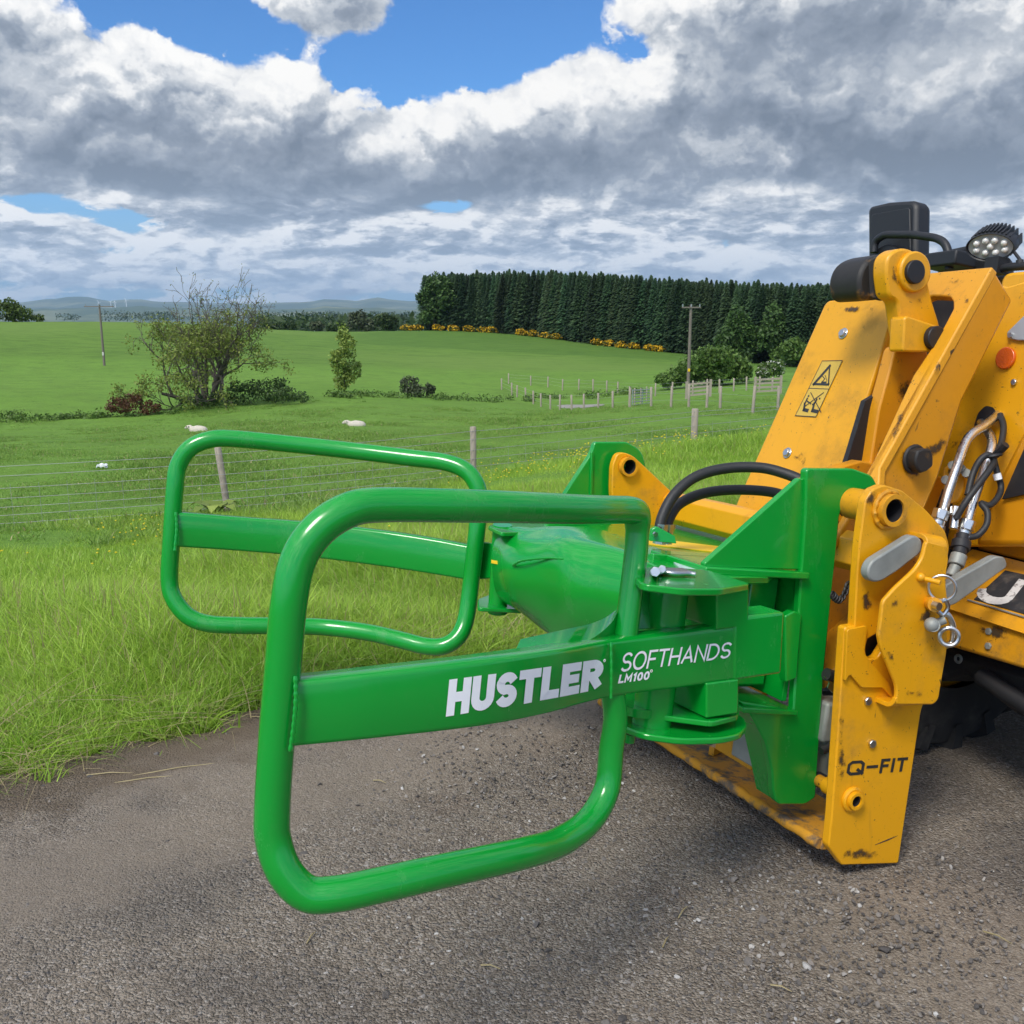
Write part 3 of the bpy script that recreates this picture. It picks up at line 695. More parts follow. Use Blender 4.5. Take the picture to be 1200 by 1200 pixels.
# weld bead at the bar end, elbow fairing at the pivot end
mb = MB(); weld(mb, [P(346, 792, 1.665), P(346.5, 820, 1.665), P(344, 850, 1.668), P(340, 880, 1.672)], .0042); mb.build('weld_bead', 'green_paint', near_bar); mb = MB(); weld(mb, [P(716, 752, 2.14), P(716.5, 785, 2.14), P(716, 818, 2.145)], .0035); mb.build('weld_bead', 'green_paint', near_bar)
mb = MB()
fair = spline([(600, 763, 1.93), (650, 752, 2.02), (690, 742, 2.13), (716, 722, 2.20), (728, 700, 2.235)], 8)
for dz in (0,):
    q0 = [P(a, b_ + 8, c + .005) for a, b_, c in fair]; q1 = [P(a + 10, b_ - 14 + max(0, (a - 690)) * .1, c + .10) for a, b_, c in fair]
    n_ = len(q0); mb.add(q0 + q1 + [p - VA * .05 for p in q0] + [p - VA * .05 for p in q1], [(i, i + 1, n_ + i + 1, n_ + i) for i in range(n_ - 1)] + [(i + 1, i, 2 * n_ + i, 2 * n_ + i + 1) for i in range(n_ - 1)] + [(n_ + i, n_ + i + 1, 3 * n_ + i + 1, 3 * n_ + i) for i in range(n_ - 1)])
mb.build('elbow_fairing', 'green_paint', near_bar, smooth=60)

# ---- near pivot: box sleeve, plates, pivot tube
def slab(px_list, Z_or_v, thick, name, parent, bevel=.004, m='green_paint'):
    lp = [onv(a, b_, Z_or_v) for a, b_ in px_list]; mb = MB(); mb.plate(lp, -VA * thick); return mb.build(name, m, parent, bevel)
def v_at(px, py, Z): return uwv(P(px, py, Z))[2]
ARMN0 = nf(820, .5)[1]; _p0 = nf(840, .5)[0]; _r = ray(855, 690); vt = uwv(CAMV + _r * ((_p0 + ARMN0 * .004 - CAMV).dot(ARMN0) / _r.dot(ARMN0)))[2] + .016; vb_ = v_at(800, 832, 2.40)
lp = fillet([onv(a, b_, vt) for a, b_ in [(738, 670), (765, 663), (830, 668), (880, 684), (846, 690), (800, 690), (752, 684)]], .02)
mb = MB(); mb.plate(lp, -VA * .016); upl = mb.build('pivot_plate', 'green_paint', near_bar, .003)
lp = fillet([onv(a, b_, vb_) for a, b_ in [(724, 818), (735, 812), (770, 800), (866, 812), (866, 838), (835, 846), (730, 832)]], .02)
mb = MB(); mb.plate(lp, -VA * .014); mb.build('pivot_plate', 'green_paint', near_bar, .003)
def boxpx(front, depth_dir, d, name, parent, bevel=.006, m='green_paint'):
    mb = MB(); mb.plate(front, depth_dir * d); return mb.build(name, m, parent, bevel)
ARMN = nf(820, .5)[1]; ARMT = (nf(900, .5)[0] - nf(820, .5)[0]).normalized()
def arm_face(lst, off=0.):
    p0, nn = nf(840, .5); out = []
    for a, b_ in lst:
        d = ray(a, b_); out.append(CAMV + d * ((p0 + nn * off - CAMV).dot(nn) / d.dot(nn)))
    return out
boxpx(fillet(arm_face([(840, 691), (878, 687), (877, 734), (840, 738)], .004), .004), -ARMN, .14, 'pivot_sleeve', near_bar)
boxpx(fillet(arm_face([(828, 801), (866, 796), (865, 836), (828, 842)], .004), .004), -ARMN, .13, 'pivot_sleeve', near_bar)
boxpx(arm_face([(860, 724.6), (920, 717), (916, 790), (860, 798)], .004), -ARMN, .085, 'arm_end_sleeve', near_bar, .008)
c0 = onv(786, 677, vt - .01); c1 = c0 - VA * .36; ax = (c0 - c1).normalized()
mb = MB(); mb.cyl(c1, c0, .048, 28); mb.build('pivot_tube', 'green_paint', near_bar)
mb = MB(); mb.plate([onv(a, b_, vt - .018) for a, b_ in [(752, 690), (790, 690), (782, 730), (752, 732)]][:0] or [P(752, 692, 2.33), P(770, 692, 2.36), P(792, 735, 2.36), P(748, 738, 2.31)], -ARMN * .012); mb.build('gusset', 'green_paint', near_bar, .002)
# lower fixed disc of the frame under the near arm
lp = [onv(a, b_, vb_ - .034) for a, b_ in [(727, 846), (728, 838), (745, 833), (790, 828), (850, 830), (872, 840), (876, 850), (868, 860), (845, 865), (800, 866), (755, 860), (733, 852)]]
mb = MB(); mb.plate(fillet(lp, .03), -VA * .016); disc = mb.build('pivot_disc', 'green_paint', gripper, .004)
mb = MB(); c = P(738, 860, 2.34); mb.cyl(c, c - VA * .02, .014, 14); mb.build('stop_bolt', 'green_paint', disc); mb = MB(); c = P(748, 836, 2.36); mb.cyl(c, c + VA * .02, .04, 20); mb.build('spacer', 'green_paint', disc)
# grease pipe lying on the upper plate
mb = MB(); q = [onv(a, b_, vt + .010) for a, b_ in [(764, 671), (770, 669), (790, 672), (806, 672), (815, 673)]]; mb.tube(spline(q, 5), .006, 10); mb.cyl(onv(768, 670, vt), onv(768, 670, vt + .024), .012, 6); mb.cyl(onv(776, 667, vt), onv(776, 667, vt + .022), .010, 6)
q = [onv(770, 668, vt + .004), onv(800, 668, vt + .004), onv(816, 674, vt + .004), onv(770, 673, vt + .004)]; mb.plate(q, VA * .006); mb.build('pin_keeper', 'zinc', upl, .001)

# ---- far arm
far_bar, ff = arm_bar([(206, 600, 641, 3.50), (280, 606, 646, 3.56), (360, 612, 653, 3.60), (440, 621, 663, 3.60), (500, 630, 672, 3.57), (548, 639, 680, 3.53)], .055, 'gripper_arm', gripper)
far_pts = [(561, 600, 3.52), (558, 630, 3.52), (551, 690, 3.54), (546, 725, 3.53), (537, 746, 3.51), (520, 757, 3.50), (498, 757, 3.52), (470, 750, 3.55), (430, 741, 3.60), (380, 735, 3.63), (330, 733.5, 3.60), (280, 733, 3.56), (245, 731, 3.54), (222, 723, 3.53), (205, 704, 3.53), (198.5, 680, 3.53),
           (201, 630, 3.515), (205, 572, 3.50), (209, 546, 3.50), (222, 526, 3.50), (243, 516, 3.51), (270, 514, 3.53), (340, 520.5, 3.58), (410, 528, 3.60), (480, 536.5, 3.58), (520, 541.5, 3.55), (545, 551, 3.53), (558, 567, 3.52), (562, 585, 3.52)]
sp = spline(far_pts + [far_pts[0]], 6)[:-1]; mb = MB(); mb.tube([P(*p) for p in sp], .0312, 18, closed=True); mb.build('tube_hoop', 'green_paint', far_bar, smooth=70)
mb = MB(); weld(mb, [P(206, 600, 3.48), P(207, 620, 3.48), P(205, 645, 3.48)], .006); mb.build('weld_bead', 'green_paint', far_bar)
# inner end of the far bar running on to the far pivot
mb = MB(); mb.plate([P(548, 632, 3.60), P(600, 640, 3.50), P(600, 676, 3.50), P(548, 680, 3.60)], P(548, 632, 3.66) - P(548, 632, 3.60)); mb.build('arm_end_sleeve', 'green_paint', far_bar, .006)
# far pivot
mb = MB(); mb.cyl(P(583, 718, 3.45), P(589, 615, 3.38), .034, 24); mb.build('pivot_tube', 'green_paint', gripper)
v_ = v_at(600, 712, 3.40); mb = MB(); mb.plate(fillet([onv(a, b_, v_) for a, b_ in [(560, 702), (575, 696), (640, 704), (648, 716), (560, 712)]], .02), -VA * .014); mb.build('pivot_plate', 'green_paint', gripper, .003)
v_ = v_at(590, 617, 3.40); mb = MB(); mb.plate(fillet([onv(a, b_, v_) for a, b_ in [(572, 616), (600, 609), (668, 612), (660, 622), (588, 624)]], .015), -VA * .014); mb.build('pivot_plate', 'green_paint', gripper, .003)

# ---- centre frame between the pivots: curved shroud and sloping deck
sh = [[(588, 617, 3.38), (578, 640, 3.36), (577, 668, 3.36), (584, 700, 3.38), (610, 716, 3.36)],
      [(612, 619, 3.30), (596, 642, 3.22), (594, 672, 3.18), (602, 704, 3.2), (628, 732, 3.22)],
      [(640, 617, 3.22), (634, 640, 3.06), (634, 676, 3.02), (640, 712, 3.04), (650, 746, 3.08)],
      [(664, 618, 3.12), (660, 640, 2.95), (662, 684, 2.90), (668, 722, 2.92), (676, 752, 2.97)],
      [(700, 629, 3.00), (698, 644, 2.86), (700, 690, 2.80), (706, 728, 2.82), (716, 754, 2.86)],
      [(734, 641, 2.86), (734, 652, 2.76), (738, 694, 2.70), (744, 732, 2.70), (750, 756, 2.75)],
      [(760, 650, 2.78), (762, 664, 2.68), (770, 700, 2.62), (780, 740, 2.60), (790, 760, 2.66)]]
cols = [spline(c, 5) for c in sh]; rows_ = list(map(list, zip(*[spline([c[k] for c in cols], 5) for k in range(len(cols[0]))])))
mb = MB(); ncol, nrow = len(rows_), len(rows_[0]); vsf = [P(*p) for c in rows_ for p in c]; off = UA * .05 - WA * .12
vs = vsf + [p + off for p in vsf]; N_ = len(vsf); fs = [(i * nrow + k, i * nrow + k + 1, (i + 1) * nrow + k + 1, (i + 1) * nrow + k) for i in range(ncol - 1) for k in range(nrow - 1)]
fs += [tuple(x + N_ for x in f_[::-1]) for f_ in fs]
edge = [(0 * nrow + k, k + 1) for k in range(nrow - 1)] + [((ncol - 1) * nrow + k + 1, (ncol - 1) * nrow + k) for k in range(nrow - 1)] + [((i + 1) * nrow, i * nrow) for i in range(ncol - 1)] + [(i * nrow + nrow - 1, (i + 1) * nrow + nrow - 1) for i in range(ncol - 1)]
fs += [(b_, a, a + N_, b_ + N_) for a, b_ in edge]
mb.add(vs, fs); frame = mb.build('centre_frame', 'green_paint', gripper, smooth=55)
mb = MB(); mb.plate([P(576, 656, 3.325), P(592, 659, 3.225), P(592, 663, 3.222), P(576, 660, 3.322)], UA * .002); mb.build('sticker', 'sticker_yellow', frame)
mb = MB(); weld(mb, [P(601, 663, 3.14), P(612, 657, 3.07), P(640, 654, 2.99), P(661, 655, 2.92)], .004); mb.build('weld_bead', 'green_paint', frame)
# top fold of the shroud and the sloping deck behind the near arm
deck_pts = [(662, 617, 3.12), (728, 640, 2.88), (845, 672, 2.56), (880, 650, 2.70), (870, 636, 2.85), (790, 616, 3.1), (700, 606, 3.28)]
mb = MB(); mb.plate([P(*p) for p in [(728, 640, 2.88), (760, 664, 2.72), (838, 676, 2.60), (900, 656, 2.80), (868, 640, 2.92), (800, 622, 3.06), (735, 610, 3.18), (668, 606, 3.3)]][:0] or [P(a, b_, 0) if 0 else onv(a, b_, -.16) for a, b_ in [(690, 616), (742, 652), (800, 676), (900, 676), (940, 650), (860, 628), (780, 612)]], -VA * .02); deck = mb.build('deck_plate', 'green_paint', frame, .003)
dk = lambda a, b_, h=.0035: onv(a, b_, -.16 + h)
mb = MB(); mb.plate([dk(755, 637), dk(842, 647), dk(850, 641), dk(760, 630)], -VA * .003); mb.build('sticker', 'sticker_yellow', deck)
mb = MB(); mb.plate([dk(778, 648), dk(838, 650), dk(824, 668), dk(800, 668)], -VA * .003); mb.build('sticker', 'sticker_pale', deck)
mb = MB(); mb.plate([dk(790, 650, .005), dk(834, 651, .005), dk(823, 663, .005), dk(810, 663, .005)], -VA * .001); mb.build('sticker', 'sticker_blue', deck)
mb = MB()
for q_ in ([(800, 652), (822, 653), (816, 656), (806, 657)], [(806, 658), (826, 655), (822, 661), (814, 661)]): mb.plate([dk(a, b_, .0066) for a, b_ in q_], -VA * .001)
mb.build('sticker', 'sticker_pale', deck)
# hose bracket
mb = MB(); mb.plate([P(762, 634, 2.86), P(764, 620, 2.86), P(770, 617, 2.86), P(791, 628, 2.86), P(793, 637, 2.86)], (UA * .012)); br = mb.build('hose_bracket', 'green_paint', frame, .002)
mb = MB(); c = P(767, 626, 2.852); mb.cyl(c, c - UA * .008, .008, 6); mb.build('bolt', 'zinc', br)
# hydraulic hoses
for pts in ([(772, 628, 2.94), (776, 606, 2.95), (790, 580, 2.97), (815, 559, 3.0), (850, 549, 3.02), (890, 548, 3.02), (920, 555, 3.0), (945, 566, 2.97), (975, 585, 2.98), (1000, 610, 3.02)],
            [(780, 626, 2.98), (784, 608, 3.0), (797, 590, 3.04), (825, 578, 3.08), (860, 574, 3.10), (900, 576, 3.10), (925, 583, 3.08), (950, 595, 3.06), (985, 620, 3.08)]):
    mb = MB(); q = spline([P(*p) for p in pts], 7); mb.tube(q, .0165, 14); mb.build('hydraulic_hose', 'black_rubber', gripper, smooth=70)
for c in (P(775, 618, 2.945), P(782, 618, 2.985)): mb = MB(); mb.cyl(c + VA * .01, c - VA * .05, .02, 6); mb.build('hose_fitting', 'zinc', br)

# ---- mounting plates (near and far)
UN = 0.0
near_pl = fillet(PU([(945, 549), (1000, 549), (1022, 557), (1030, 572), (1008, 575), (988, 592), (984, 605), (981, 640), (966, 785), (956, 935), (944, 943), (910, 943), (906, 925), (905, 905), (897, 870), (880, 838), (868, 822), (930, 832), (937, 700), (944, 600)], UN), [.012] * 9 + [.01, .01, .02] + [0, 0, 0, 0, 0, 0, 0, 0])
mb = MB(); mb.plate(near_pl, UA * .028); mpl = mb.build('mounting_plate', 'green_paint', gripper, .005)
# upper gusset with its flange
mb = MB(); mb.plate(fillet(PU([(826, 664), (826, 660), (937, 561), (946, 560), (944, 668)], UN + .012), .004), UA * .022); mb.build('gusset', 'green_paint', mpl, .003)
fl = uwv(onu(890, 668, UN - .02))[2]
mb = MB(); mb.plate([W(-.02, uwv(onu(822, 666, UN))[1], fl), W(-.02, uwv(onu(944, 669, UN))[1], fl), W(.26, uwv(onu(944, 669, UN))[1], fl), W(.26, uwv(onu(822, 666, UN))[1], fl)], -VA * .02); mb.build('flange', 'green_paint', mpl, .004)
wA, wB = uwv(onu(868, 815, UN))[1], uwv(onu(930, 832, UN))[1]; fl2 = uwv(onu(900, 826, UN))[2]
mb = MB(); mb.plate([W(-.02, wA, fl2), W(-.02, wB, fl2 - .012), W(.24, wB, fl2 - .012), W(.24, wA, fl2)], -VA * .016); mb.build('flange', 'green_paint', mpl, .004)
# recessed web and side stiffener
mb = MB(); mb.plate([W(.17, -.16, fl), W(.17, -.64, fl), W(.17, -.64, fl2), W(.17, -.16, fl2)], UA * .02); web = mb.build('web', 'green_paint', mpl, .003)
mb = MB(); mb.plate([W(.029, -.56, fl), W(.30, -.56, fl), W(.30, -.56, fl2), W(.029, -.56, fl2)], -WA * .018); mb.build('web', 'green_paint', mpl, .003)
mb = MB(); c = onu(890, 683, .165); mb.cyl(c, c - UA * .012, .011, 14); mb.build('bolt', 'zinc', web); mb = MB(); mb.plate([onu(908, 802, .165), onu(919, 804, .165), onu(919, 809, .165), onu(908, 808, .165)], -UA * .004); mb.build('bolt', 'zinc', web)
mb = MB(); mb.plate(fillet(PU([(920, 722), (931, 716), (940, 720), (934, 795), (921, 800)], -.012), .006), UA * .03); mb.build('stiffener', 'green_paint', mpl, .004)
# curved rear gusset below
mb = MB(); mb.plate(PU([(868, 826), (884, 832), (897, 850), (905, 880), (908, 905), (911, 940), (904, 905), (896, 870), (882, 842)], .03), UA * .10); mb.build('gusset', 'green_paint', mpl, .002)
# lock pin boss low on the plate
mb = MB(); c = onu(966, 917, -.01); mb.cyl(c + UA * .03, c - UA * .02, .022, 18); mb.build('lock_boss', 'dark_iron', mpl)
# far mounting plate
far_pl = fillet(PU([(697, 518), (735, 518), (752, 528), (757, 545), (746, 640), (640, 640), (640, 612), (690, 536), (694, 528)], 1.14), [.012, .012, .03, .02, 0, 0, 0, .0, .0])
mb = MB(); mb.plate(far_pl, UA * .028); fpl = mb.build('mounting_plate', 'green_paint', gripper, .005)
mb = MB(); mb.plate(PU([(693, 530), (696, 530), (694, 600), (691, 600)], 1.132), UA * .012); mb.build('weld_bead', 'green_paint', fpl, .002)
# cross beam of the frame behind the deck
cc0, cc1 = W(.10, -.50, -.34), W(1.14, -.50, -.34); mb = MB(); mb.box((cc0 + cc1) / 2, (cc1 - cc0) / 2, WA * .05, VA * .16); mb.build('cross_beam', 'green_paint', gripper, .006)

# =================================================================== yellow wheel loader
loader = empty('wheel_loader', W(.54, -1.6, -.95), 'weathered yellow wheel loader with black mirrors, carrying the green bale gripper', 'wheel loader')
hitch = None
UH = -.135
# lower side plate (carries the Q-FIT lettering)
pinc = onu(1040, 597, UH); lowc = onu(998, 936, UH)
PR = .052
low_pl = PU([(990, 735), (1018, 731), (1019, 742), (1014, 760), (1016, 772), (1028, 772), (1044, 745), (1090, 740), (1100, 790), (1080, 830), (1053, 1012), (987, 1014), (971, 992), (975, 955), (982, 860), (986, 800)], UH)
mb = MB(); mb.plate(fillet(low_pl, [.01, .01, .01, .012, .012, .012, .01, .03, .03, .02, .006, .004, .01, 0, 0, 0]), UA * .03, [circ(lowc, UA, .024)]); hitch = mb.build('quick_hitch', 'yellow_paint', loader, .004)
# upper side plate
up_pl = PU([(1014, 588), (1022, 574), (1036, 568), (1058, 575), (1085, 597), (1108, 622), (1113, 640), (1110, 660), (1108, 700), (1060, 700), (1040, 735), (1012, 752), (1001, 742), (1003, 700), (1007, 640)], UH)
mb = MB(); mb.plate(fillet(up_pl, .012), UA * .03, [circ(pinc, UA, .043)]); upp = mb.build('side_plate', 'yellow_paint', hitch, .004)
mb = MB(); mb.pipe(pinc - UA * .028, pinc + UA * .14, .044, .032, 32); mb.build('pin_tube', 'worn_yellow_paint', hitch)
for c_, r_, d_ in ((pinc, .0318, .028), (lowc, .0163, .022), (onu(735, 546.5, 1.085), .0278, .022)): mb = MB(); mb.pipe(c_ - UA * (d_ - .006), c_ + UA * .10, r_, r_ - .002, 28); mb.cyl(c_ + UA * .09, c_ + UA * .10, r_ - .001, 20); mb.build('bore', 'dark_iron', hitch)
mb = MB(); mb.pipe(lowc - UA * .022, lowc + UA * .10, .025, .0165, 24); mb.ring(lowc - UA * .004, UA, .029, .008, 24, 8); mb.build('pin_tube', 'yellow_paint', hitch)
mb = MB(); q = circ(pinc - UA * .004, UA, .049, 40); mb.tube([p + UA * .001 * math.sin(i * 2.3) for i, p in enumerate(q)], [.007 + .0014 * math.sin(i * 1.9) for i in range(40)], 8, closed=True); mb.build('weld_bead', 'worn_yellow_paint', upp)
# folded guide strap standing proud of the plates: face, top lip and bottom roll
US = -.205
face = PU([(1086, 634), (1109, 640), (1112, 655), (1108, 680), (1112, 715), (1110, 740), (1110, 762), (1100, 820), (1094, 826), (1050, 826), (1052, 806), (1033, 760), (1030, 745), (1035, 705), (1048, 690), (1072, 668), (1081, 655)], US)
mb = MB(); mb.plate(fillet(face, [.01, .012, .01, .03, .03, .02, .02, .02, .015, .01, .02, .01, .005, .01, .02, .03, .02]), UA * .014); strap = mb.build('guide_strap', 'yellow_paint', hitch, .004)
def roll(px0, px1, sgn, name, rad_):
    a0, a1 = onu(*px0, US), onu(*px1, US); mb = MB(); n_ = 9; rows = []
    th = .014; outer, inner = [], []
    for i in range(n_ + 1):
        t = math.pi / 2 * i / n_ * 1.0
        outer.append((rad_ * (1 - math.cos(t)), rad_ * math.sin(t))); inner.append((th + (rad_ - th) * (1 - math.cos(t)), (rad_ - th) * math.sin(t)))
    outer.append((abs(UH - US) + .004, rad_)); inner.append((abs(UH - US) + .004, rad_ - th))
    loop = outer + inner[::-1]
    A = [a0 + UA * d + VA * sgn * h for d, h in loop]; mb.plate(A, a1 - a0); return mb.build(name, 'yellow_paint', strap, .002)
roll((1050, 818), (1094, 815), -1, 'bottom_fold', .034)
roll((1087, 640), (1110, 643), 1, 'top_fold', .030)
# inner hook tongue of the lower plate
mb = MB(); mb.plate(fillet(PU([(990, 800), (993, 738), (1017, 733), (1013, 765), (1022, 778), (1042, 800), (1049, 822), (1035, 806), (1010, 806), (996, 790)], UH - .012), .008), UA * .01); mb.build('hook_tongue', 'yellow_paint', hitch, .002)
# grey locking levers
def lever(lst, u, th, name='locking_lever'):
    mb = MB(); mb.plate(fillet(PU(lst, u), .022), UA * th); return mb.build(name, 'grey_steel', hitch, .005)
lever([(1016, 672), (1021, 658), (1072, 626), (1082, 634), (1080, 648), (1066, 658), (1054, 668), (1032, 682), (1021, 682)], -.185, .03)
mb = MB(); mb.plate(fillet([onu(a, b_, -.10) for a, b_ in [(1108, 686), (1168, 652), (1178, 653), (1181, 664), (1120, 708), (1108, 712)]], .012), UA * .03); mb.build('locking_lever', 'grey_steel', hitch, .004)
# lynch pin: ring, pin, link and chain
mb = MB(); mb.ring(onu(1104, 689, US - .04), UA * .8 - WA * .75 + VA * .1, .034, .0038, 32, 8); ringo = mb.build('lynch_pin_ring', 'zinc', hitch)
mb = MB(); mb.cyl(onu(1090, 706, US), onu(1096, 709, US - .05), .019, 18); mb.build('pin_boss', 'worn_yellow_paint', strap); mb = MB(); mb.cyl(onu(1079, 677, US), onu(1102, 683, US - .05), .007, 10); mb.sphere(onu(1079, 676.5, US - .004), .012); mb.build('pin_eye', 'yellow_paint', strap)
mb = MB(); c = onu(1094, 709, US - .05); mb.cyl(c, c - UA * .02, .011, 12); mb.build('lynch_pin', 'zinc', hitch)
mb = MB(); mb.cyl(onu(1090, 731, US), onu(1094, 733, US - .05), .017, 16); mb.cyl(onu(1092, 732, US - .03), onu(1108, 726, US - .05), .011, 12); mb.sphere(onu(1092, 732, US - .04), .020); mb.build('shackle_pin', 'grey_steel', hitch)
mb = MB(); q = spline([onu(a, b_, US - d) for a, b_, d in [(1100, 708, .04), (1107, 703, .05), (1111, 711, .05), (1105, 720, .045), (1099, 716, .04)]], 6); mb.tube(q, .006, 8); mb.build('chain_link', 'zinc', hitch)
mb = MB(); q = spline([onu(a, b_, US - d) for a, b_, d in [(1101, 722, .03), (1110, 720, .04), (1117, 735, .045), (1116, 752, .04), (1108, 757, .035)]], 7); mb.tube(q, .0085, 10); mb.build('shackle', 'zinc', hitch); mb = MB(); mb.ring(onu(1112, 746, US - .045), UA * .8 - WA * .6, .024, .0065, 24, 8); mb.build('shackle', 'zinc', hitch)
mb = MB(); ch = spline([onu(a, b_, -.06) for a, b_ in [(994, 684), (991, 693), (985, 703), (979, 701), (975, 696)]], 4)
for i in range(len(ch) - 1): mb.ring(Vector(ch[i]).lerp(Vector(ch[i + 1]), .5), (UA * .9 + WA * .4 if i % 2 else WA + VA * .4), .009, .0026, 12, 5)
mb.build('chain', 'dark_iron', hitch)
# bolts
for (a, b_) in ((1016, 821), (1021, 871)):
    mb = MB(); c = onu(a, b_, UH); mb.cyl(c, c - UA * .009, .013, 6); mb.build('bolt', 'zinc', hitch, .002)
# Q-FIT lettering
n_out = -UA
lettering('Q-FIT', flatmap(onu(991, 909, UH), onu(1061, 903.5, UH), onu(993, 892, UH), n_out), .20, .16, .06, 1.0, m='black_vinyl', parent=hitch)
# cross members
def beam(u0, u1, w, v, hw, hv, name, m, ch=.018, parent=None, n_=None):
    prof = [(-hw, -hv + ch), (-hw + ch, -hv), (hw - ch, -hv), (hw, -hv + ch), (hw, hv - ch), (hw - ch, hv), (-hw + ch, hv), (-hw, hv - ch)]
    mb = MB(); mb.plate([W(u0, w + a, v + b_) for a, b_ in prof], UA * (u1 - u0)); return mb.build(name, m, parent or hitch, .003)
beam(-.105, 1.085, -.80, -.085, .052, .058, 'cross_tube', 'yellow_paint', .022)
mb = MB(); mb.pipe(W(-.106, *uwv(pinc)[1:]), W(.0, *uwv(pinc)[1:]), .043, .0325); mb.build('hitch_pin', 'scraped_yellow_steel', hitch)
mb = MB(); mb.cyl(W(-.11, *uwv(lowc)[1:]), W(-.0, *uwv(lowc)[1:]), .018); mb.build('hitch_pin', 'worn_yellow_paint', hitch)
# far side plate
UFP = 1.085
fp = PU([(723, 532), (731, 530), (742, 534), (770, 560), (789, 578), (792, 592), (765, 640), (722, 640), (717, 575), (718, 545)], UFP)
mb = MB(); fc = onu(735, 546.5, UFP); mb.plate(fillet(fp, .03), UA * .03, [circ(fc, UA, .036)]); mb.build('side_plate', 'yellow_paint', hitch, .004)
mb = MB(); mb.pipe(fc - UA * .022, fc + UA * .03, .037, .028, 28); mb.build('pin_tube', 'worn_yellow_paint', hitch)
mb = MB(); mb.plate([W(1.20, -.62, -.1), W(1.20, -.9, -.1), W(1.20, -.94, -.95), W(1.20, -.68, -.95)], UA * .03); mb.build('side_plate', 'yellow_paint', hitch, .003)
# bottom plate, scraped to the steel
vB = uwv(onu(975, 990, UH))[2]; wF = uwv(onu(972, 995, UH))[1]
mb = MB(); mb.plate([W(-.105, wF + .0, vB), W(1.22, wF + .0, vB), W(1.22, wF - .24, vB), W(-.105, wF - .24, vB)], -VA * .03); mb.build('bottom_plate', 'scraped_yellow_steel', hitch, .004)
mb = MB(); q = [W(-.10 + 1.3 * i / 40, wF + .004 + .002 * math.sin(i * 2.1), vB - .012) for i in range(41)]; mb.tube(q, [.016 + .002 * math.sin(i * 1.7) for i in range(41)], 10); mb.build('bottom_edge', 'scraped_yellow_steel', hitch)
# diagonal rib on the bottom plate and hydraulic locking ram in the middle
mb = MB(); mb.plate([onv(a, b_, vB + .002) for a, b_ in [(830, 884), (836, 886), (880, 866), (874, 864)]], VA * .03); mb.build('rib', 'worn_yellow_paint', hitch)
mb = MB(); mb.box(onu(868, 845, .40), UA * .10, WA * .012, VA * .13); mb.build('back_plate', 'worn_yellow_paint', hitch, .003)
mb = MB(); mb.box(onu(888, 872, .22), UA * .06, WA * .05, VA * .055); ram = mb.build('hydraulic_ram', 'grey_steel', hitch, .006)
mb = MB(); c = onu(884, 858, .15)
for (a, b_, r_) in ((880, 857, .014), (892, 862, .018), (896, 876, .016), (882, 876, .012), (902, 880, .013)):
    c = onu(a, b_, .15); mb = MB(); mb.cyl(c, c - UA * .02, r_, 12); mb.build('hydraulic_fitting', 'dark_iron', ram)
mb = MB(); mb.box(onu(978, 842, .02), UA * .04, WA * .07, VA * .06); mb.box(onu(985, 880, .04), UA * .04, WA * .06, VA * .09); r2 = mb.build('lock_ram', 'grey_steel', hitch, .01)
mb = MB(); mb.tube(spline([onu(a, b_, -.03) for a, b_ in [(968, 790), (985, 795), (1000, 790), (1010, 770)]], 6), .018, 12); mb.build('hydraulic_hose', 'black_rubber', r2); mb = MB(); mb.tube(spline([onu(a, b_, -.03) for a, b_ in [(962, 880), (978, 872), (985, 860)]], 6), .012, 12); mb.build('hydraulic_hose', 'black_rubber', r2)
mb = MB(); mb.plate(PU([(966, 793), (972, 800), (970, 806), (976, 812), (979, 806), (974, 796)], -.04), UA * .004); mb.build('cable_tag', 'zinc', r2)

# ---- front of the boom: inner face plates seen behind the hitch
mb = MB(); mb.plate([onu(a, b_, .25) for a, b_ in [(940, 560), (1010, 540), (1110, 560), (1060, 700), (1010, 760), (955, 790), (920, 790)]], UA * .05); bf = mb.build('boom_foot', 'orange_yellow_paint', loader, .006)
mb = MB(); mb.plate([onu(a, b_, .10) for a, b_ in [(965, 795), (1045, 722), (1048, 730), (1042, 738), (966, 808)]], UA * .16); mb.build('lower_edge', 'worn_yellow_paint', bf, .004)
mb = MB(); mb.tube([onu(a, b_, -.085) for a, b_ in [(1010, 660), (1008, 700), (1006, 760)]], .016, 12); mb.build('black_hose', 'black_rubber', bf)
mb = MB(); mb.plate(fillet(PU([(1010, 748), (1018, 728), (1050, 716), (1056, 750), (1040, 800), (1012, 800)], -.09), .01), UA * .02); mb.build('cutout_shade_plate', 'black_rubber', bf)  # black plate added behind the hook cut-out, standing in for its shade

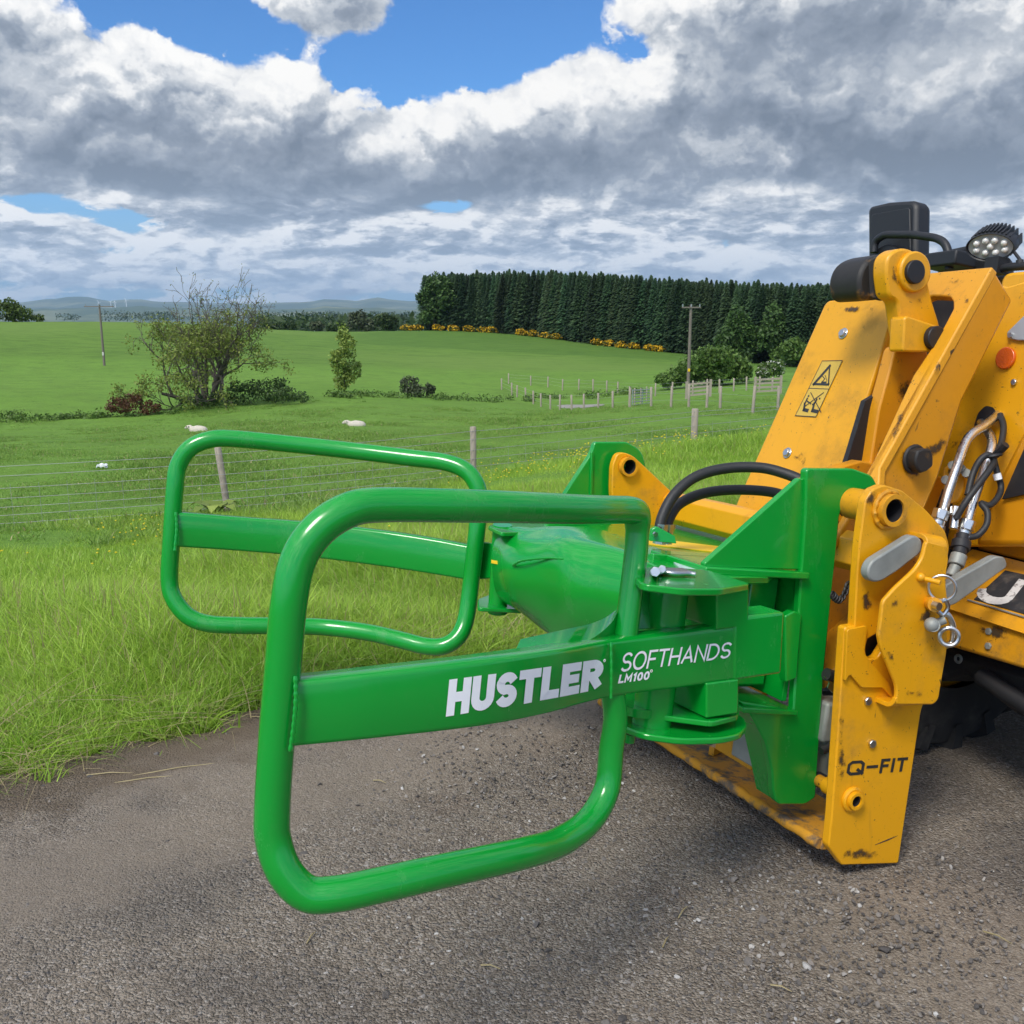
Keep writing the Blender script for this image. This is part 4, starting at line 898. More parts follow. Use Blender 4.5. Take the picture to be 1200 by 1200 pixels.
# ---- boom: near beam with its slotted top plate
UB = .10
bd = (onu(1030, 545, UB) - onu(1163, 312, UB)).normalized()              # direction down the boom
ridge0, ridge1 = onu(1163, 312, UB), onu(1163, 312, UB) + bd * 1.02
nb = bd.cross(UA).normalized(); nb = nb if nb.dot(WA) > 0 else -nb     # boom front normal
mb = MB()
side = [onu(a, b_, UB) for a, b_ in [(1163, 312), (1187, 352), (1128, 470), (1100, 560), (1075, 620), (1000, 620)]]
mb.plate([ridge0, side[1], side[2], side[3], side[4], ridge1], UA * .035); boom = mb.build('boom', 'orange_yellow_paint', loader, .010)
def onb(px, py, off=0.):
    d = ray(px, py); return CAMV + d * ((ridge0 + nb * off - CAMV).dot(nb) / d.dot(nb))
topf = [onb(a, b_) for a, b_ in [(1163, 312.5), (1084, 320), (1083, 350), (1092, 346), (1113, 347), (1117, 353), (1117, 362), (1098, 398), (1070, 440), (1020, 548), (1000, 600), (1028, 600), (1031, 548)]]
mb = MB(); mb.plate(fillet(topf, [.006, .01, .0, .008, .012, .012, .006, 0, 0, 0, 0, 0, 0], 4), -nb * .03); mb.build('boom_top_plate', 'worn_yellow_paint', boom, .005)
# inner lining of the slot and far beam
mb = MB(); mb.plate([onu(a, b_, .52) for a, b_ in [(1040, 345), (1130, 345), (1105, 470), (1040, 620), (980, 620)]], UA * .03); mb.build('far_beam', 'dark_iron', boom)
# grease filler knob
kc = onu(1070, 538, UB - .002); mb = MB(); n_ = 9; mb.plate([kc + (WA * math.cos(2 * math.pi * i / n_) + VA * math.sin(2 * math.pi * i / n_)) * (.036 + .005 * (i % 2)) for i in range(n_)], -UA * .045); mb.cyl(kc, kc - UA * .012, .046, 20); mb.build('rubber_stop', 'greasy_steel', boom, .006)
# ---- tilt linkage: lever, block, pins
def disk(px, py, u, r, th, name, m, parent, n=24, bv=.003):
    c = onu(px, py, u); mb = MB(); mb.cyl(c, c - UA * th, r, n); return mb.build(name, m, parent, bv)
UL = .22
lev = PU([(1040, 300), (1052, 291), (1066, 291), (1080, 300), (1085, 318), (1092, 350), (1103, 385), (1100, 412), (1062, 412), (1056, 385), (1052, 352), (1042, 348), (1038, 320)], UL)
mb = MB(); mb.plate(fillet(lev, .03), UA * .06); link = mb.build('tilt_lever', 'yellow_paint', loader, .008)
mb = MB(); c = onu(1069, 319, UL); mb.cyl(c + UA * .02, c - UA * .016, .062, 36); mb.build('pivot_boss', 'yellow_paint', link, .006)
disk(1069.5, 319, UL - .014, .036, .016, 'pivot_pin', 'black_plastic', link)
mb = MB(); mb.plate(fillet(PU([(1060, 373), (1063, 370), (1106, 384), (1107, 400), (1092, 413), (1058, 412)], UL - .05), .01), UA * .06); mb.build('lever_block', 'yellow_paint', link, .006)
disk(1092, 396, UL - .05, .036, .022, 'pivot_pin', 'black_plastic', link)
mb = MB(); mb.plate(fillet(PU([(1008, 352), (1006, 325), (1014, 306), (1030, 298), (1046, 296), (1052, 330), (1046, 350)], .30), .04), UA * .14); gl_ = mb.build('greasy_bracket', 'greasy_steel', link, .012)
mb = MB(); mb.cyl(onu(1036, 325, .27), onu(1036, 325, .32), .072, 28); mb.build('bush', 'greasy_steel', gl_, .006)
mb = MB(); mb.plate(fillet(PU([(1050, 405), (1090, 412), (1066, 470), (1030, 545), (1008, 600), (996, 600), (1020, 545), (1030, 480)], UL + .05), .02), UA * .05); mb.build('tilt_link', 'orange_yellow_paint', link, .006)
mb = MB(); mb.plate(PU([(1014, 470), (1040, 455), (1026, 545), (1000, 605), (972, 605), (996, 530)], UL + .09), UA * .02); mb.build('slot_shade_plate', 'dark_iron', link)  # dark plate added so the slot beside the tilt link reads as shade
# ---- boom cover panel with the warning sticker
UC = .40
cT, cB = onu(1054, 345, UC), onu(990, 545, UC); cdir = (cB - cT).normalized(); cn = cdir.cross(UA).normalized(); cn = cn if cn.dot(WA) > 0 else -cn
def onc(px, py, off=0.):
    d = ray(px, py); return CAMV + d * ((cT + cn * off - CAMV).dot(cn) / d.dot(cn))
cover = [onc(a, b_) for a, b_ in [(1054, 344.5), (971, 352), (966, 357), (862, 592), (858, 612), (966, 622)]]
mb = MB(); mb.plate(fillet(cover, [.02, .02, .01, .03, .03, 0]), -cn * .018); cov = mb.build('boom_cover', 'yellow_paint', loader, .006)
fl_ = [onc(1054, 345.5), onc(1012, 468), onc(984, 560), onc(966, 622)]; dn = (-UA * .03 - cn * .05)
mb = MB(); mb.add([fl_[0], fl_[1], fl_[2], fl_[3]] + [p + (-UA * .022 - cn * h) for p, h in zip(fl_, (.05, .10, .06, .04))], [(0, 1, 5, 4), (1, 2, 6, 5), (2, 3, 7, 6)]); mb.add([p - cn * .012 + UA * .012 for p in fl_] + [p + (-UA * .010 - cn * h) for p, h in zip(fl_, (.05, .10, .06, .04))], [(4, 5, 1, 0), (5, 6, 2, 1), (6, 7, 3, 2)]); mb.build('side_flange', 'yellow_paint', cov, 0, 30)
for (a, b_) in ((988.5, 391), (923, 531)):
    mb = MB(); c = onc(a, b_); mb.cyl(c, c + cn * .012, .015, 6); mb.cyl(c, c + cn * .004, .021, 18); mb.build('bolt', 'zinc', cov, .002)
mb = MB(); c = [onc(a, b_) for a, b_ in [(916, 585), (924, 570), (940, 556), (942, 570), (930, 600), (905, 600)]]; mb.plate(c, cn * .006); mb.tube([onc(a, b_, .008) for a, b_ in [(940, 556), (930, 562), (922, 574), (916, 586), (908, 600)]], .005, 8); mb.build('cable_guard', 'worn_yellow_paint', cov)
# sticker
st_c = [(963.5, 423), (987, 422.5), (956, 488.5), (932, 487)]
def stq(lst, h): return [onc(a, b_, h) for a, b_ in lst]
mb = MB(); mb.plate(stq(st_c, .0020), -cn * .002); stk = mb.build('warning_sticker', 'sticker_ochre', cov)
def line2(mb, pts, r=.0014, h=.0024, closed=False):
    pts = [onc(a, b_, h) for a, b_ in pts]
    for a, b_ in zip(pts, pts[1:] + ([pts[0]] if closed else [])):
        d = (b_ - a).normalized(); r = r * (1.0 if closed and r < .002 else 1.35); s_ = d.cross(cn).normalized() * r; mb.add([a - s_ - d * r, b_ - s_ + d * r, b_ + s_ + d * r, a + s_ - d * r], [(0, 1, 2, 3)])
mb = MB(); line2(mb, st_c, .0014, .0026, True); line2(mb, [(948.3, 455), (971.5, 456)], .0010)
line2(mb, [(972.2, 429), (970.8, 450.5), (953.6, 450)], .0022, .0030, True)
line2(mb, [(964, 441), (966.5, 444), (963, 448), (968, 448)], .0012); line2(mb, [(967, 440), (969, 446)], .0010)
line2(mb, [(950, 460), (962, 483)], .0012, .0032); line2(mb, [(965, 460), (942, 477)], .0012, .0036)
for cx_, cy_ in ((947.5, 464), (960.5, 467)):
    c = onc(cx_, cy_, .0026); mb.add([c] + [c + (UA * math.cos(i * math.pi / 5) + cdir * math.sin(i * math.pi / 5)) * .0042 for i in range(10)], [(0, 1 + i, 1 + (i + 1) % 10) for i in range(10)])
line2(mb, [(946, 467), (943, 473), (942, 480), (946, 481)], .0026, .0030); line2(mb, [(957, 468), (954, 473), (952, 481), (957, 482)], .0026, .0034); line2(mb, [(946, 470), (950, 473)], .0016, .0038); line2(mb, [(956, 471), (952, 474)], .0016, .0040)
mb.build('pictogram', 'black_vinyl', stk, smooth=0)

# ---- tower front plate with reflector, bolt, silver bracket; hydraulic pipes
WTW = -1.42
tower = [onw(a, b_, WTW) for a, b_ in [(1150, 330), (1180, 336), (1300, 300), (1330, 560), (1200, 640), (1090, 640), (1085, 560)]]
mb = MB(); mb.plate(tower, -WA * .05); tow = mb.build('front_tower', 'yellow_paint', loader, .006)
rc = onw(1180, 420, WTW); mb = MB(); mb.cyl(rc, rc + WA * .012, .036, 32); mb.build('reflector', 'reflector_orange', tow, .003)
c = onw(1189.5, 448, WTW); mb = MB(); mb.cyl(c, c + WA * .01, .011, 6); mb.build('bolt', 'zinc', tow, .002)
mb = MB(); mb.plate(fillet([onw(a, b_, WTW + .012) for a, b_ in [(1179, 390), (1181, 396), (1192, 399), (1240, 398), (1235, 345), (1225, 345)]], .012), -WA * .012); sb = mb.build('silver_bracket', 'silver_paint', tow, .003)
c = onw(1185, 393, WTW + .012); mb = MB(); mb.cyl(c, c + WA * .008, .009, 6); mb.build('bolt', 'zinc', sb)
mb = MB(); mb.plate(fillet([onw(a, b_, WTW + .004) for a, b_ in [(1141, 500), (1146, 484), (1155, 475), (1165, 478), (1166, 490), (1158, 500), (1141, 510)]], .012), -WA * .006); mb.build('pipe_slot', 'dark_iron', tow)
# sloping shoulder between tower and boom
mb = MB(); mb.plate([onw(a, b_, -1.36) for a, b_ in [(1205, 490), (1170, 560), (1140, 640), (1230, 640), (1230, 480)]], -WA * .04); mb.build('shoulder', 'orange_yellow_paint', tow, .02)
mb = MB(); mb.plate([onw(a, b_, -1.345) for a, b_ in [(1206, 512), (1174, 585), (1240, 570), (1240, 505)]], -WA * .01); mb.build('dark_gap', 'dark_iron', tow)  # dark sheet laid over the shoulder, standing in for the shaded gap
def pipe(pts, r, name, m, parent, n=14):
    mb = MB(); mb.tube(spline([P(*p) for p in pts], 7), r, n); return mb.build(name, m, parent, smooth=70)
Zp = 3.10
hp1 = pipe([(1103, 605, 3.0), (1112, 575, 3.03), (1122, 545, 3.06), (1131, 520, 3.1), (1140, 508, 3.12), (1155, 498, 3.16), (1168, 487, 3.22), (1172, 478, 3.3)], .0145, 'hydraulic_pipe', 'chrome_pipe', loader)
hp2 = pipe([(1134, 612, 3.0), (1143, 580, 3.03), (1153, 553, 3.07), (1161, 528, 3.1), (1162, 515, 3.14), (1156, 504, 3.2), (1150, 495, 3.28)], .0145, 'hydraulic_pipe', 'chrome_pipe', loader)
for (px, py, Z, hp, d) in ((1101, 606, 2.985, hp1, (3.4, 1)), (1132, 618, 2.985, hp2, (3.4, 1))):
    a = P(px + 3, py - 9, Z); b_ = P(px - 1, py + 3, Z); mb = MB(); mb.cyl(a, b_, .025, 6); b2 = P(px - 3, py + 9, Z); mb.cyl(b_, b2, .021, 16); b3 = P(px - 4, py + 16, Z - .0); mb.cyl(b2, b3, .026, 6); mb.build('pipe_union', 'zinc', hp, .003)
cpl = MB(); cpl.cyl(P(1129, 626, 2.98), P(1124, 650, 2.96), .020, 16); cpl.cyl(P(1127, 634, 2.98), P(1125, 644, 2.97), .028, 18); cpl.build('quick_coupling', 'dark_iron', hp2, .003)
cpl = MB(); cpl.cyl(P(1124, 650, 2.96), P(1120, 663, 2.95), .024, 18); cpl.cyl(P(1120, 663, 2.95), P(1114, 676, 2.94), .017, 16); cpl.build('quick_coupling', 'grey_steel', hp2, .003)
cpl = MB(); cpl.cyl(P(1120, 600, 2.99), P(1117, 620, 2.98), .013, 12); cpl.cyl(P(1121, 594, 2.99), P(1119, 606, 2.985), .018, 6); cpl.build('pipe_union', 'zinc', hp1, .002)
pipe([(1120, 608, 2.97), (1132, 588, 2.96), (1148, 566, 2.97), (1160, 550, 2.99), (1165, 540, 3.02), (1158, 533, 3.02), (1148, 540, 3.02), (1140, 556, 3.02), (1134, 580, 3.0)], .010, 'hydraulic_hose', 'black_rubber', loader)
pipe([(1164, 535, 3.05), (1168, 552, 3.04), (1173, 570, 3.04), (1170, 582, 3.02), (1160, 592, 3.0), (1150, 590, 3.0), (1157, 600, 2.98), (1156, 615, 2.97), (1146, 627, 2.97), (1134, 630, 2.97)], .0095, 'hydraulic_hose', 'black_rubber', loader)
pipe([(1172, 486, 3.2), (1176, 500, 3.16), (1173, 520, 3.12), (1166, 533, 3.08)], .010, 'hydraulic_hose', 'black_rubber', loader)
mb = MB(); mb.cyl(P(1168, 555, 3.03), P(1170, 562, 3.03), .012, 12); mb.build('cable_tag', 'white_vinyl', hp2)
mb = MB(); mb.tube([P(1166, 534, 3.04), P(1172, 528, 3.02), P(1179, 521, 3.0)], .012, 8); mb.ring(P(1163, 534, 3.03), P(1163, 534, 3.03) - P(1165, 545, 3.03), .024, .006, 16, 6); mb.build('cable_tie', 'black_plastic', hp2)
# pipe clamp behind
mb = MB(); mb.plate(fillet([P(a, b_, 3.14) for a, b_ in [(1105, 546, ), (1118, 545), (1132, 556), (1130, 575), (1122, 590), (1106, 590)]], .02), -WA * .03 + UA * .02); cl = mb.build('pipe_clamp', 'yellow_paint', tow, .005)
for a, b_ in ((1116, 545), (1132, 554), (1125, 548), (1108, 562)): mb = MB(); mb.cyl(P(a, b_, 3.10), P(a + 2, b_ + 2, 3.13), .014, 8); mb.build('bolt', 'grey_steel', cl)

# ---- nose with badge
WN = -1.30
n0 = [onw(1100, 755, WN), onw(1260, 803, WN)]
prof_px = [(1100, 1100), ]
def nose_strip(name, pts_top, pts_bot, m, th, parent, bv=.006):
    mb = MB(); mb.plate([pts_top[0], pts_top[1], pts_bot[1], pts_bot[0]], -WA * th); return mb.build(name, m, parent, bv)
a0, a1 = onw(1080, 748, WN), onw(1300, 814, WN); b0, b1 = onw(1080, 694, WN), onw(1300, 764, WN)
nose = nose_strip('front_nose', (b0, b1), (a0, a1), 'worn_yellow_paint', .05, loader, .012)
t0, t1 = b0 - WA * .20 + VA * .16, b1 - WA * .20 + VA * .16          # sloping top carrying the badge
mb = MB(); mb.plate([b0, b1, t1, t0], (VA * .8 - WA * .6).normalized() * -.03); top = mb.build('nose_top', 'worn_yellow_paint', nose, .012)
nt_ = (b1 - b0).cross(t0 - b0).normalized(); nt_ = nt_ if nt_.dot(VA) > 0 else -nt_
def ont(px, py, off=0.):
    d = ray(px, py); return CAMV + d * ((b0 + nt_ * off - CAMV).dot(nt_) / d.dot(nt_))
s0, s1 = t0 - WA * .02, t1 - WA * .02; mb = MB(); mb.plate([s0, s1, s1 + VA * .30 - WA * .12, s0 + VA * .30 - WA * .12], -WA * .03); mb.build('nose_panel', 'orange_yellow_paint', nose, .008)
mb = MB(); q = [ont(a, b_, .004) for a, b_ in [(1141, 702), (1178, 668), (1290, 693), (1290, 745), (1200, 719)]]; mb.plate(q, nt_ * -.006); badge = mb.build('badge', 'badge_black', top, .001)
lettering('JCB', flatmap(ont(1138, 701, .005), ont(1138, 701, .005) + (b1 - b0).normalized() * .50, ont(1163, 670, .005), nt_), .24, .42, .0, 1.35, m='worn_white', parent=badge)
mb = MB(); mb.tube([ont(1134, 703, .006), ont(1200, 723, .006), ont(1290, 749, .006)], .003, 8); mb.build('badge_edge', 'grey_steel', badge)
for a, b_ in ((1159.5, 740), (1159, 757)):
    c = onw(a, b_, WN); mb = MB(); mb.cyl(c, c + WA * .008, .012, 6); mb.build('bolt', 'grey_steel', nose, .002)
# under-nose axle casing and tyre
mb = MB(); mb.plate([onw(a, b_, -1.42) for a, b_ in [(1095, 755), (1120, 764), (1300, 820), (1300, 875), (1215, 846), (1190, 838), (1160, 815), (1130, 790), (1095, 800)]], -WA * .5); axle = mb.build('axle', 'dark_iron', loader, .02)
mb = MB(); mb.ring(onw(1123, 772, -1.415), WA, .012, .005, 16, 6); mb.build('bolt', 'grey_steel', axle)
mb = MB(); q = [onw(a, b_, -1.40) for a, b_ in [(1150, 792), (1180, 812), (1215, 834)]]; mb.tube(q, .03, 12); mb.build('hub', 'dark_iron', axle)
# wheel: far-side front tyre with chunky lugs
def wheel(c, axis, r, wd, name):
    o = None; ax = Vector(axis).normalized(); x = Vector((0, 0, 1)) - ax * ax.z; x.normalize(); y = ax.cross(x)
    mb = MB(); prof = [(-.5, .50), (-.5, .82), (-.46, .92), (-.38, .955), (0, .965), (.38, .955), (.46, .92), (.5, .82), (.5, .50)]; n_ = 64; vs = []
    for i in range(n_):
        t = 2 * math.pi * i / n_; e = x * math.cos(t) + y * math.sin(t)
        for a, b_ in prof: vs.append(c + ax * a * wd + e * b_ * r)
    k = len(prof); fs = [(i * k + j, i * k + j + 1, ((i + 1) % n_) * k + j + 1, ((i + 1) % n_) * k + j) for i in range(n_) for j in range(k - 1)]
    mb.add(vs, fs)
    NL = 18
    for i in range(NL):
        for s_ in (-1, 1):
            t0_ = 2 * math.pi * (i + (.5 if s_ > 0 else 0)) / NL; vs = []
            for f_, lat, rr_ in ((0, .02, 1.0), (0, .54, .97), (1, .02, 1.0), (1, .54, .97)):
                pass
            base = []
            for lat, ang, h in ((0.0, .16, 1.03), (.30, .06, 1.025), (.52, -.02, .97), (.53, -.02, .80)):
                for dt in (-.045, .045):
                    for hh in (.90 if lat < .5 else .80 if lat < .525 else .78, h):
                        e = x * math.cos(t0_ + ang + dt) + y * math.sin(t0_ + ang + dt); base.append(c + ax * s_ * lat * wd + e * hh * r)
            f2 = []
            for q_ in range(3):
                o_ = q_ * 4; f2 += [(o_ + 1, o_ + 3, o_ + 7, o_ + 5), (o_, o_ + 1, o_ + 5, o_ + 4), (o_ + 2, o_ + 6, o_ + 7, o_ + 3)]
            f2 += [(0, 2, 3, 1), (12, 13, 15, 14)]; mb.add(base, f2)
    w_ = mb.build(name, 'tyre_rubber', loader, 0, 30)
    mb = MB(); mb.cyl(c - ax * wd * .3, c + ax * wd * .3, r * .55, 40); mb.cyl(c - ax * wd * .36, c + ax * wd * .36, r * .2, 20); mb.build('rim', 'worn_yellow_paint', w_, .01)
    return w_
AXL = Vector((UA.x, UA.y, 0)).normalized()
gpt = lambda px, py: CAMV + ray(px, py) * (CAM_H / -ray(px, py).z)
wc = gpt(1098, 880) + AXL * .12 + Vector((0, 0, .50)) + Vector((-WA.x, -WA.y, 0)).normalized() * .05
wheel(wc, AXL, .50, .30, 'wheel')
wheel(wc - AXL * 1.75 - Vector((WA.x, WA.y, 0)).normalized() * .15, AXL, .50, .30, 'wheel')

mb = MB(); mb.box(W(.45, -3.2, -.16), UA * .62, WA * 1.6, VA * .24); mb.build('chassis_blocker', 'dark_iron', loader, .02)  # mostly hidden chassis box, added to throw shade under the loader
mb = MB(); mb.box(W(.55, -3.6, .34), UA * .58, WA * 1.2, VA * .28); mb.build('engine_cover_blocker', 'yellow_paint', loader, .03)  # hidden body box, added to block and reflect sky light
# ---- cab bits above: mirrors and lamp, bonnet
WM = -1.95
mb = MB(); mb.plate(fillet([onw(a, b_, WM) for a, b_ in [(1016.5, 242), (1040, 236.5), (1070, 234.5), (1074, 240), (1073, 300), (1060, 330), (1017, 330)]], [.03, .0, .025, .02, .02, .02, .02]), -WA * .09); mir = mb.build('mirror', 'black_plastic', loader, .018)
mb = MB(); mb.plate(fillet([onw(a, b_, WM + .006) for a, b_ in [(1021, 251), (1066, 243), (1067, 300), (1021, 315)]], .015), -WA * .01); mb.build('mirror_shell', 'black_plastic', mir, .004)
mb = MB(); mb.tube(fillet([onw(a, b_, WM + .07) for a, b_ in [(1024, 296), (1025, 283), (1036, 275), (1070, 275), (1098, 279), (1108, 285), (1112, 298), (1112, 316)]], .03, 5, False), .017, 14); mb.build('mirror_arm', 'black_plastic', mir, smooth=70)
mb = MB(); mb.plate(fillet([onw(a, b_, WM + .05) for a, b_ in [(1024, 292), (1040, 284), (1052, 292), (1046, 312), (1024, 312)]], .03), -WA * .06); mb.box(onw(1112, 306, WM + .05), UA * .09, WA * .06, VA * .03) if 0 else None; mb.build('mirror_mount', 'black_plastic', mir, .008); mb = MB(); mb.box(onw(1112, 306, WM + .05), UA * .09, WA * .06, VA * .03); mb.build('mirror_mount', 'black_plastic', mir, .008)
mb = MB(); mb.plate(fillet([onw(a, b_, WM - .05) for a, b_ in [(1097, 330), (1097, 300), (1103, 293), (1140, 285), (1170, 300), (1170, 330)]], .03), -WA * .10); mb.build('mirror', 'black_plastic', loader, .02)
# lamp: oval body with heat fins, lens, nine LEDs
lc = onw(1160, 290, WM + .20); ln = (CAMV - lc).normalized() * .55 + WA * .4 - VA * .42; ln.normalize()
lx = ln.cross(VA).normalized(); lx = lx if lx.x > 0 else -lx; ly = lx.cross(ln).normalized(); ly = ly if ly.z > 0 else -ly
def oval(c, rx, ry, n=36): return [c + lx * math.cos(2 * math.pi * i / n) * rx + ly * math.sin(2 * math.pi * i / n) * ry for i in range(n)]
LRX, LRY = .082, .050
mb = MB(); rings = [oval(lc - ln * d, LRX * k, LRY * k) for d, k in ((0, 1.0), (-.004, 1.06), (.012, 1.09), (.05, 1.05), (.085, .90), (.10, .6))]
vs = [p for r_ in rings for p in r_]; n_ = 36
mb.add(vs, [(i * n_ + j, i * n_ + (j + 1) % n_, (i + 1) * n_ + (j + 1) % n_, (i + 1) * n_ + j) for i in range(len(rings) - 1) for j in range(n_)] + [tuple(range((len(rings) - 1) * n_, len(rings) * n_))])
for i in range(-6, 7):
    c = lc - ln * .055 + lx * i * .0135; hgt = LRY * math.sqrt(max(.05, 1 - (i * .0135 / LRX) ** 2)); mb.box(c, lx * .003, ln * .045, ly * (hgt * 1.10 + .006))
lamp = mb.build('work_lamp', 'black_plastic', loader, 0, 35)
mb = MB(); mb.add([lc - ln * .006] + [p - ln * .006 for p in oval(lc, LRX * .98, LRY * .98)], [(0, 1 + i, 1 + (i + 1) % 36) for i in range(36)]); mb.build('lens', 'silver_paint', lamp)
for cx_, cy_ in [(-.6, .28), (-.2, .48), (.2, .48), (.6, .28), (-.62, -.25), (-.22, -.45), (.22, -.45), (.62, -.25), (0, .02)]:
    mb = MB(); mb.sphere(lc + lx * cx_ * LRX + ly * cy_ * LRY - ln * .004, .0125, 12, 8); mb.build('led', 'lamp_glass', lamp)
mb = MB(); mb.tube(fillet([onw(a, b_, WM + .16) for a, b_ in [(1165, 318), (1180, 313), (1215, 311)]], .01, 4, False), .016, 10); mb.tube([onw(1186, 292, WM + .15), onw(1198, 308, WM + .16)], .006, 8); mb.box(onw(1168, 312, WM + .16), UA * .03, WA * .03, VA * .03); mb.tube([onw(1195, 305, WM + .16), onw(1195, 312, WM + .16)], .014, 8); mb.build('lamp_bracket', 'dark_iron', lamp)
# roof / bonnet edge at the right
mb = MB(); mb.plate(fillet([onw(a, b_, -1.75) for a, b_ in [(1172, 360), (1172, 330), (1178, 320), (1192, 318), (1300, 312), (1300, 345), (1196, 342), (1190, 360)]], .02), -WA * .2); bon = mb.build('bonnet', 'yellow_paint', loader, .012)
mb = MB(); mb.plate([onw(a, b_, -1.80) for a, b_ in [(1180, 342), (1300, 338), (1300, 356), (1180, 356)]], -WA * .1); mb.build('bonnet_gap', 'dark_iron', bon)
# ---- grime: grease and soot stains with shapes of their own, scratches on the hitch plate
def b_stain(t, b):
    p = objc(t); r_ = t.n('ShaderNodeAttribute', attribute_name='rad').outputs['Fac']; n = t.noise(p, 42, 7, .75); n2 = t.noise(p, 14, 4, .6)
    a = t.smooth(t.m('ADD', t.m('MULTIPLY', n, .65), t.m('MULTIPLY', n2, .65)), t.m('MULTIPLY_ADD', r_, .34, .50), t.m('MULTIPLY_ADD', r_, .34, .70))
    t.put(b.inputs['Base Color'], t.mix(n, (.018, .014, .010), (.10, .06, .025))); b.inputs['Roughness'].default_value = .55; t.put(b.inputs['Alpha'], t.m('MULTIPLY', a, .92))
mat('grease', build=b_stain)
def stain(fn, px, py, rx, ry, parent, ang=0., seed=0):
    rg = np.random.default_rng(seed + int(px)); n_, k_ = 20, 4; vs = [fn(px, py)]; rad_ = [0.]
    for k in range(1, k_ + 1):
        for i in range(n_):
            a = 2 * math.pi * i / n_; x_, y_ = rx * k / k_ * math.cos(a), ry * k / k_ * math.sin(a); vs.append(fn(px + x_ * math.cos(ang) - y_ * math.sin(ang), py + x_ * math.sin(ang) + y_ * math.cos(ang))); rad_.append(k / k_)
    fs = [(0, 1 + i, 1 + (i + 1) % n_) for i in range(n_)] + [(1 + (k - 1) * n_ + i, 1 + k * n_ + i, 1 + k * n_ + (i + 1) % n_, 1 + (k - 1) * n_ + (i + 1) % n_) for k in range(1, k_) for i in range(n_)]
    mb = MB(); mb.add(vs, fs); o = mb.build('grease_stain', 'grease', parent, smooth=0); at = o.data.attributes.new('rad', 'FLOAT', 'POINT'); at.data.foreach_set('value', np.array(rad_, np.float32)); return o
side_fn = lambda u: (lambda a, b_: onu(a, b_, u))
stain(side_fn(UB - .0025), 1070, 542, 24, 34, boom); stain(side_fn(UB - .0028), 1098, 524, 30, 12, boom, -.5)
stain(lambda a, b_: onb(a, b_, .0022), 1052, 500, 9, 30, boom, .4); stain(lambda a, b_: onb(a, b_, .0022), 1098, 430, 6, 22, boom, .5); stain(lambda a, b_: onb(a, b_, .0024), 1133, 352, 6, 10, boom, .4); stain(lambda a, b_: onb(a, b_, .0022), 1115, 330, 22, 8, boom)
stain(side_fn(UL - .0025), 1050, 330, 10, 26, link); stain(side_fn(UL - .003), 1078, 352, 10, 12, link); stain(side_fn(UL + .0475), 1062, 455, 14, 30, link, .4); stain(side_fn(UL + .0475), 1036, 520, 12, 30, link, .4)
stain(lambda a, b_: onc(a, b_, .0022), 1016, 476, 5, 12, cov, .5); stain(lambda a, b_: onc(a, b_, .0022), 934, 536, 16, 12, cov); stain(lambda a, b_: onc(a, b_, .0022), 1013, 385, 5, 8, cov); stain(lambda a, b_: onc(a, b_, .0022), 1000, 362, 40, 7, cov)
stain(side_fn(UH - .0025), 1022, 588, 14, 22, upp); stain(side_fn(UH - .0025), 1016, 705, 10, 22, upp); stain(side_fn(UH - .0025), 1008, 1000, 34, 12, hitch); stain(side_fn(UH - .0025), 986, 880, 8, 70, hitch); stain(side_fn(UH - .0025), 1062, 648, 26, 8, upp, -.6)
stain(side_fn(US - .0025), 1050, 706, 14, 20, strap, .7); stain(side_fn(US - .0025), 1086, 722, 16, 20, strap); stain(side_fn(US - .0025), 1070, 812, 26, 10, strap); stain(side_fn(US - .0025), 1045, 770, 8, 22, strap, -.4)
stain(lambda a, b_: onw(a, b_, WN + .0025), 1165, 742, 36, 14, nose, .3); stain(lambda a, b_: onw(a, b_, WTW + .0025), 1120, 520, 20, 30, tow)
for pts_, r_ in (([(1025, 990), (1040, 984), (1052, 979)], .0028), ([(1036, 938), (1045, 931)], .002), ([(1024, 911), (1036, 902)], .0022), ([(1013, 972), (1015, 966)], .002), ([(1000, 826), (1006, 830)], .002), ([(1003, 830), (1006, 824)], .002), ([(1034, 972), (1036, 968)], .002), ([(1044, 893), (1049, 885)], .0016)):
    mb = MB(); mb.tube([onu(a, b_, UH + .0012) for a, b_ in pts_], [r_ * .6] + [r_] * (len(pts_) - 2) + [r_ * .5], 6); mb.build('scratch', 'dark_iron', hitch)
for pts_, r_ in (([(1092, 787), (1104, 785)], .0014), ([(1091, 809), (1094, 812)], .002), ([(1092, 747), (1094, 751)], .002), ([(1101, 796), (1102, 801)], .0026)):
    mb = MB(); mb.tube([onu(a, b_, US + .0012) for a, b_ in pts_], [r_, r_ * .6], 6); mb.build('scratch', 'dark_iron', strap)
